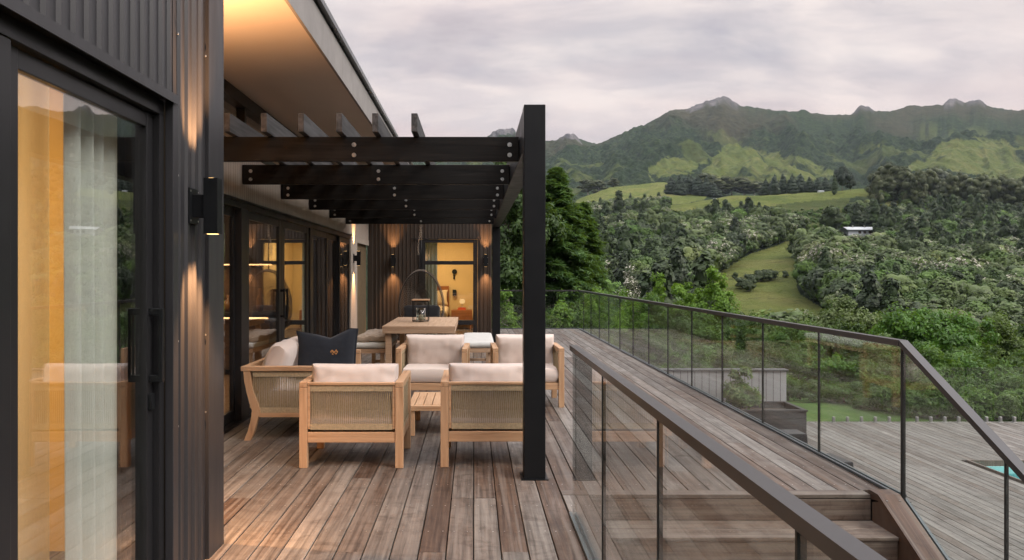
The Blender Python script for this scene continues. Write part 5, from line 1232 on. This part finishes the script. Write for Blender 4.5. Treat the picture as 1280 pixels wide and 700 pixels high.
def far_tree(kind, px, Y, topy, wpx, label, cat='tree', group=None, basey=None, mat=None):
    if basey is not None: Y = ground_at(px, basey)
    k = kind if kind in ('pine', 'cone', 'gum', 'poplar') else 'round'; var = random.randrange(2) if kind in ('pine', 'gum', 'round') else 0
    key = (k, var, mat or kind)
    X = wx(px, Y); zb = float(H(np.array([X]), np.array([Y]))[0]) - .6
    if key not in FT:
        V, Q, h, CV, CF = far_template(k, 200 + 10 * var + len(k)); r = empty({'pine': 'pine_tree', 'cone': 'fir_tree', 'gum': 'gum_tree', 'poplar': 'poplar_tree'}.get(k, 'bushy_tree'))
        tri_quad_mesh('crown', V, Q, CV, CF, FARM[mat or kind], r); trunk_mb(h * .85, h * .018, h * .15, 3, 5, start=.3).build('trunk', BARKP if k == 'gum' else BARK, r, smooth=True, fix=False); FT[key] = (r, h); o = r
        wv = np.ptp(V[:, 0]); FT[key] = (r, V[:, 2].max(), wv)
    else: o = copy_tree(FT[key][0])
    _, hh, wv = FT[key]; zt = wz(topy, Y); sz = max(.15, (zt - zb) / hh); sx = wpx * Y / 900 / wv
    o.location = (X, Y, zb); o.scale = (sx, sx, sz); o.rotation_euler = (0, 0, random.uniform(0, 6.28)); tag(o, label, cat, group); return o
for px, ty, wp, Y in ((1104, 203, 26, 500), (1118, 201, 30, 505), (1133, 206, 24, 498), (1149, 218, 18, 530), (1162, 207, 24, 520), (1176, 206, 24, 525), (1190, 214, 22, 515), (1203, 212, 22, 520), (1215, 218, 24, 510), (1229, 214, 24, 505), (1243, 218, 22, 512), (1256, 217, 26, 500), (1271, 222, 24, 505), (1286, 214, 28, 498), (1141, 212, 22, 515), (1094, 212, 18, 510)):
    far_tree('gum', px, Y, ty, wp * 1.15, 'tall gum tree in the shelter row on the hill at right', 'tree', 'gum trees in the shelter row at right', ty + 48)
for px, ty, wp, Y in ((957, 222, 16, 660), (968, 218, 18, 655), (979, 217, 18, 660), (990, 216, 18, 655), (1001, 217, 18, 660), (1012, 221, 16, 655), (1022, 222, 14, 650), (1032, 221, 16, 655)):
    far_tree('pine', px, Y, ty, wp * 1.1, 'dark pine in the block behind the pasture crest in the middle', 'tree', 'dark pines behind the pasture crest')
for px, ty, wp, Y in ((839, 221, 20, 900), (850, 217, 20, 890), (861, 216, 22, 900), (872, 218, 22, 890), (883, 222, 20, 880), (893, 228, 20, 870)):
    far_tree('pine', px, Y, ty, wp * 1.1, 'dark pine in the wedge of pines above the left pasture knoll', 'tree', 'dark pines above the left knoll')
for px, ty, wp, Y in ((885, 214, 24, 950), (900, 219, 24, 930), (915, 221, 26, 900), (930, 221, 26, 890), (943, 224, 22, 880), (735, 222, 22, 1080), (748, 224, 20, 1080), (768, 222, 14, 1095)):
    far_tree('gum', px, Y, ty, wp * 1.2, 'hazy grey green tree in the belt below the mountain', 'tree', 'hazy trees below the mountain')
for px, ty, wp, Y in ((753, 258, 10, 770), (764, 256, 12, 765), (775, 251, 13, 770), (786, 249, 15, 765), (797, 246, 15, 770), (806, 248, 12, 765), (788, 240, 8, 800)):
    far_tree('pine', px, Y, ty, wp * 1.1, 'dark tree in the line below the left pasture knoll', 'tree', 'dark trees below the left knoll')
far_tree('round', 1053, 600, 207, 22, 'largest dark round tree on the pasture crest beside the poplar', mat='pine'); far_tree('round', 1063, 620, 214, 14, 'smaller dark round tree right of the largest one on the pasture crest', mat='pine')
far_tree('poplar', 1043, 575, 218, 10, 'slim upright poplar on the pasture crest left of the round trees', basey=244)
far_tree('pine', 841, 470, 266, 22, 'solitary dark pine standing out of the bush at left centre', basey=300)
for px, ty, wp, Y in ((1063, 345, 26, 215), (1078, 334, 30, 210), (1092, 330, 34, 205), (1108, 340, 30, 200), (1084, 352, 26, 195)):
    far_tree('pine', px, Y, ty, wp, 'dark pine in the clump below the white roofed farmhouse', 'tree', 'dark pines below the farmhouse', min(ty + 48, 388))
far_tree('cone', 866, 190, 323, 17, 'small dark cone shaped fir at the left of the clearing', basey=349); far_tree('cone', 882, 200, 330, 10, 'narrow little fir right of the small dark cone shaped one', basey=348)
far_tree('rust', 1226, 190, 338, 14, 'rust coloured small tree in the bush at far right', mat='rust', basey=356)
for px, ty, wp, Y in ((928, 346, 20, 176), (940, 342, 20, 180), (951, 337, 22, 184), (962, 336, 22, 188), (935, 350, 18, 172)):
    far_tree('round', px, Y, ty, wp, 'dark green round bush in the clump standing in the clearing', 'bush', 'bushes in the clearing', mat='round', basey=ty + 15)
for px, ty, wp, Y in ((919, 340, 8, 185), (982, 338, 9, 190), (868, 366, 12, 160), (890, 374, 10, 160), (905, 371, 10, 165)): far_tree('round', px, Y, ty, wp, 'small lone bush at the edge of the clearing', 'bush', 'lone bushes round the clearing', mat='round', basey=ty + 9)
for px, ty, wp, Y in ((856, 318, 34, 260), (1000, 296, 22, 310), (1012, 300, 22, 300)): far_tree('grey', px, Y, ty, wp, 'leafless grey brown thicket in the bush', 'bush', 'leafless thickets', mat='grey', basey=ty + 24)
for px, ty, wp, Y in ((830, 312, 14, 270), (845, 310, 14, 272), (815, 316, 12, 268)): far_tree('rust', px, Y, ty, wp, 'rust tinged bush left of the clearing', 'bush', 'rust tinged bushes', mat='rust', basey=ty + 10)
for px, ty, wp, Y in ((780, 306, 40, 300), (765, 309, 30, 300), (800, 312, 30, 296)): far_tree('green', px, Y, ty, wp, 'soft pale green tree in the bush behind the conifer', 'tree', 'pale green trees behind the conifer', mat='green', basey=ty + 26)

# farmhouse and barn on the hill
def farmhouse():
    Y = 430; x0, x1 = wx(1055, Y), wx(1091, Y); z = wz(291, Y); r = empty('farmhouse', ((x0 + x1) / 2, Y, z), 0, 'small white farmhouse with a long pale roof in the bush at right', 'house')
    WH = m_simple('white_weatherboard', (.42, .45, .47), .7, 0, .05, 1); RF = m_simple('pale_iron_roof', (.36, .39, .41), .5, .1, .05, 1)
    par(obox('wall', WH, None, x0 + 1, x1 - 3, Y - 3, Y + 5, z - 5, z + 1.9), r)
    m = MB(); m.prism([(Y - 4, z + 1.7), (Y + 1, z + 3.6), (Y + 6, z + 1.7), (Y + 6, z + 1.45), (Y - 4, z + 1.45)], 'x', x0, x1); par(m.build('roof', RF), r)
    for x_ in (x0 + 5, x0 + 12): par(obox('chimney', SCREW, None, x_, x_ + .6, Y, Y + .6, z + 3, z + 4.6), r)
    for x_ in (x0 + 7.0, x0 + 10, x0 + 13): par(obox('window', DARKW, None, x_, x_ + 1.6, Y - 3.06, Y - 3.005, z - .6, z + 1.0), r)
farmhouse()
for px, Y, s, lab in ((896, 640, 1.8, 'tiny pale shed on the pasture crest at left of the pines'), (1026, 600, 1.4, 'tiny pale shed on the pasture crest near the poplar')):
    X = wx(px, Y); z = float(H(np.array([X]), np.array([Y]))[0]); r = empty('shed', (X, Y, z), 0, lab, 'shed')
    par(obox('wall', bpy.data.materials['white_weatherboard'], None, X - s * 1.6, X + s * 1.6, Y - s, Y + s, z - 1, z + s * .6), r); m = MB(); m.prism([(Y - s - .2, z + s * .6), (Y, z + s), (Y + s + .2, z + s * .6)], 'x', X - s * 1.7, X + s * 1.7); par(m.build('roof', bpy.data.materials['pale_iron_roof']), r)

# ---- bush covering the hillside: one mass, thousands of crowns
def bush_mass():
    tc_ = bpy.data.collections.new('bush_kinds'); r = np.random.RandomState(5)
    mats = [m_leaf('hill_bush_green', (.034, .064, .015), (.078, .118, .026), None, .15, (.22, .22, .165), .60, .1, True), m_leaf('hill_bush_flower', (.044, .066, .023), (.090, .114, .040), None, .15, (.50, .46, .40), .40, .1, True),
            m_leaf('hill_bush_dark', (.018, .032, .014), (.040, .058, .022), None, .1, None, 0, .1, True), m_leaf('hill_bush_fresh', (.055, .105, .022), (.10, .16, .036), None, .2, None, 0, .1, True)]
    for i in range(7):
        mt = mats[(0, 0, 1, 1, 2, 3, 2)[i]]
        b = dome(2.6, 4.6, 300 + i, 7, .35) if i < 6 else [(0, 0, z, w_, w_, 1.1) for z, w_ in ((1.2, 1.6), (3, 1.4), (4.6, 1.0), (6, .5))]
        V, Q = crown(b, 4200, .17, 300 + i, .62, .42, 130, .88, .5, .35, .4, 1.2)
        CV, CF = lobes_mesh(b, .93, 300 + i, 3, .26, 2.6)
        o = tri_quad_mesh(f'bush_kind_{i}', V, Q, CV, CF, mt, None, False); tc_.objects.link(o)
    # points
    N = 60000; Y = np.sqrt(r.uniform(92 ** 2, 800 ** 2, N)); px = r.uniform(560, 1330, N); X = (px - 592) * Y / 900; Z = H(X, Y)
    C = np.maximum(cover(X, Y, Z), np.maximum(cover(X + 1.5, Y + 6, H(X + 1.5, Y + 6)), cover(X - 1.5, Y - 3, H(X - 1.5, Y - 3)))); 
    for d_ in (7, 14, 22, 30):
        f_ = 1 + d_ / Y; C = np.maximum(C, cover(X * f_, Y * f_, H(X * f_, Y * f_)) * ((d_ < 10) | (Y > d_ * 11)))
    pxx, pyy = proj(X, Y, Z); g = fbm(X / 30, Y / 30, 4, 8); keep = (C < .5)
    scrub = inpoly(pxx, pyy, SCRUB); keep &= ~(scrub & (r.uniform(0, 1, N) < .5))
    keep &= ~(inpoly(pxx, pyy, [(1042, 270), (1104, 270), (1104, 324), (1042, 324)]) & (Y < 450))
    keep &= ~((Y > 640) & (pxx > 700) & (pyy < 262) & (pxx < 1090)); keep &= (g > .30) | (r.uniform(0, 1, N) < .3)
    X, Y, Z, px, g, scrub, py_ = X[keep], Y[keep], Z[keep], pxx[keep], g[keep], scrub[keep], pyy[keep]
    S = .60 + 1.45 * r.uniform(0, 1, len(X)) ** 1.9; S[r.uniform(0, 1, len(X)) < .05] = 2.3; S *= 1 + np.clip((Y - 150) / 1400, 0, .4); S *= 1.12; S[scrub] *= .35; S[(py_ < 288)] *= .62
    # thin out with a spacing grid
    order = r.permutation(len(X)); cell = {}; sel = []
    for k in order:
        c = 3.1 * S[k]; key = (int(X[k] / c), int(Y[k] / c), int(c * 2))
        if key in cell: continue
        cell[key] = 1; sel.append(k)
    sel = np.array(sel); X, Y, Z, S, g, scrub = X[sel], Y[sel], Z[sel], S[sel], g[sel], scrub[sel]
    n = len(X); print('bush crowns', n)
    reg = fbm(X / 60, Y / 60, 3, 99); idx = np.where(reg > .52, r.choice([2, 3, 2, 3, 0], n), r.choice([0, 1, 4, 5, 6, 4], n)); idx = np.where(scrub, r.choice([5, 0, 5, 1], n), idx)
    me = bpy.data.meshes.new('hillside_bush'); me.vertices.add(n); me.vertices.foreach_set('co', np.stack([X, Y, Z - .5], -1).astype(np.float32).ravel())
    for nm, tp_, arr in (('kind_index', 'INT', idx.astype(np.int32)), ('size', 'FLOAT', S.astype(np.float32)), ('turn', 'FLOAT', r.uniform(0, 6.28, n).astype(np.float32)), ('tall', 'FLOAT', (S * r.uniform(.8, 1.25, n)).astype(np.float32))):
        a = me.attributes.new(nm, tp_, 'POINT'); a.data.foreach_set('value', arr)
    ob = bpy.data.objects.new('hillside_bush', me); COL.objects.link(ob); tag(ob, 'dense native bush with whitish flowering crowns covering the hillside', 'bush', kind='stuff')
    ng = bpy.data.node_groups.new('bush_scatter', 'GeometryNodeTree'); ng.interface.new_socket('Geometry', in_out='INPUT', socket_type='NodeSocketGeometry'); ng.interface.new_socket('Geometry', in_out='OUTPUT', socket_type='NodeSocketGeometry')
    gi = ng.nodes.new('NodeGroupInput'); go = ng.nodes.new('NodeGroupOutput'); m2p = ng.nodes.new('GeometryNodeMeshToPoints'); iop = ng.nodes.new('GeometryNodeInstanceOnPoints'); ci = ng.nodes.new('GeometryNodeCollectionInfo')
    ci.inputs['Collection'].default_value = tc_; ci.inputs['Separate Children'].default_value = True; ci.inputs['Reset Children'].default_value = True
    iop.inputs['Pick Instance'].default_value = True
    def na(nm, t):
        q = ng.nodes.new('GeometryNodeInputNamedAttribute'); q.data_type = t; q.inputs[0].default_value = nm; return q.outputs[0]
    cr = ng.nodes.new('ShaderNodeCombineXYZ'); ng.links.new(na('turn', 'FLOAT'), cr.inputs[2]); cs = ng.nodes.new('ShaderNodeCombineXYZ'); sz = na('size', 'FLOAT'); ng.links.new(sz, cs.inputs[0]); ng.links.new(sz, cs.inputs[1]); ng.links.new(na('tall', 'FLOAT'), cs.inputs[2])
    ng.links.new(gi.outputs[0], m2p.inputs[0]); ng.links.new(m2p.outputs[0], iop.inputs['Points']); ng.links.new(ci.outputs[0], iop.inputs['Instance']); ng.links.new(na('kind_index', 'INT'), iop.inputs['Instance Index'])
    ng.links.new(cr.outputs[0], iop.inputs['Rotation']); ng.links.new(cs.outputs[0], iop.inputs['Scale']); ng.links.new(iop.outputs[0], go.inputs[0])
    md = ob.modifiers.new('scatter', 'NODES'); md.node_group = ng
bush_mass()

# ================================================================ HAZE
m = MB(); m.box(-3200, 3600, -4300, 4300, -60, 760)
M = NM('valley_air'); v = M.n('ShaderNodeVolumePrincipled'); M.set(v, 'Color', (.66, .76, .88)); M.set(v, 'Density', .000046); M.set(v, 'Anisotropy', .0); M.l(v.outputs[0], M.out.inputs[1])
o = m.build('haze', M.m); tag(o, kind='stuff')
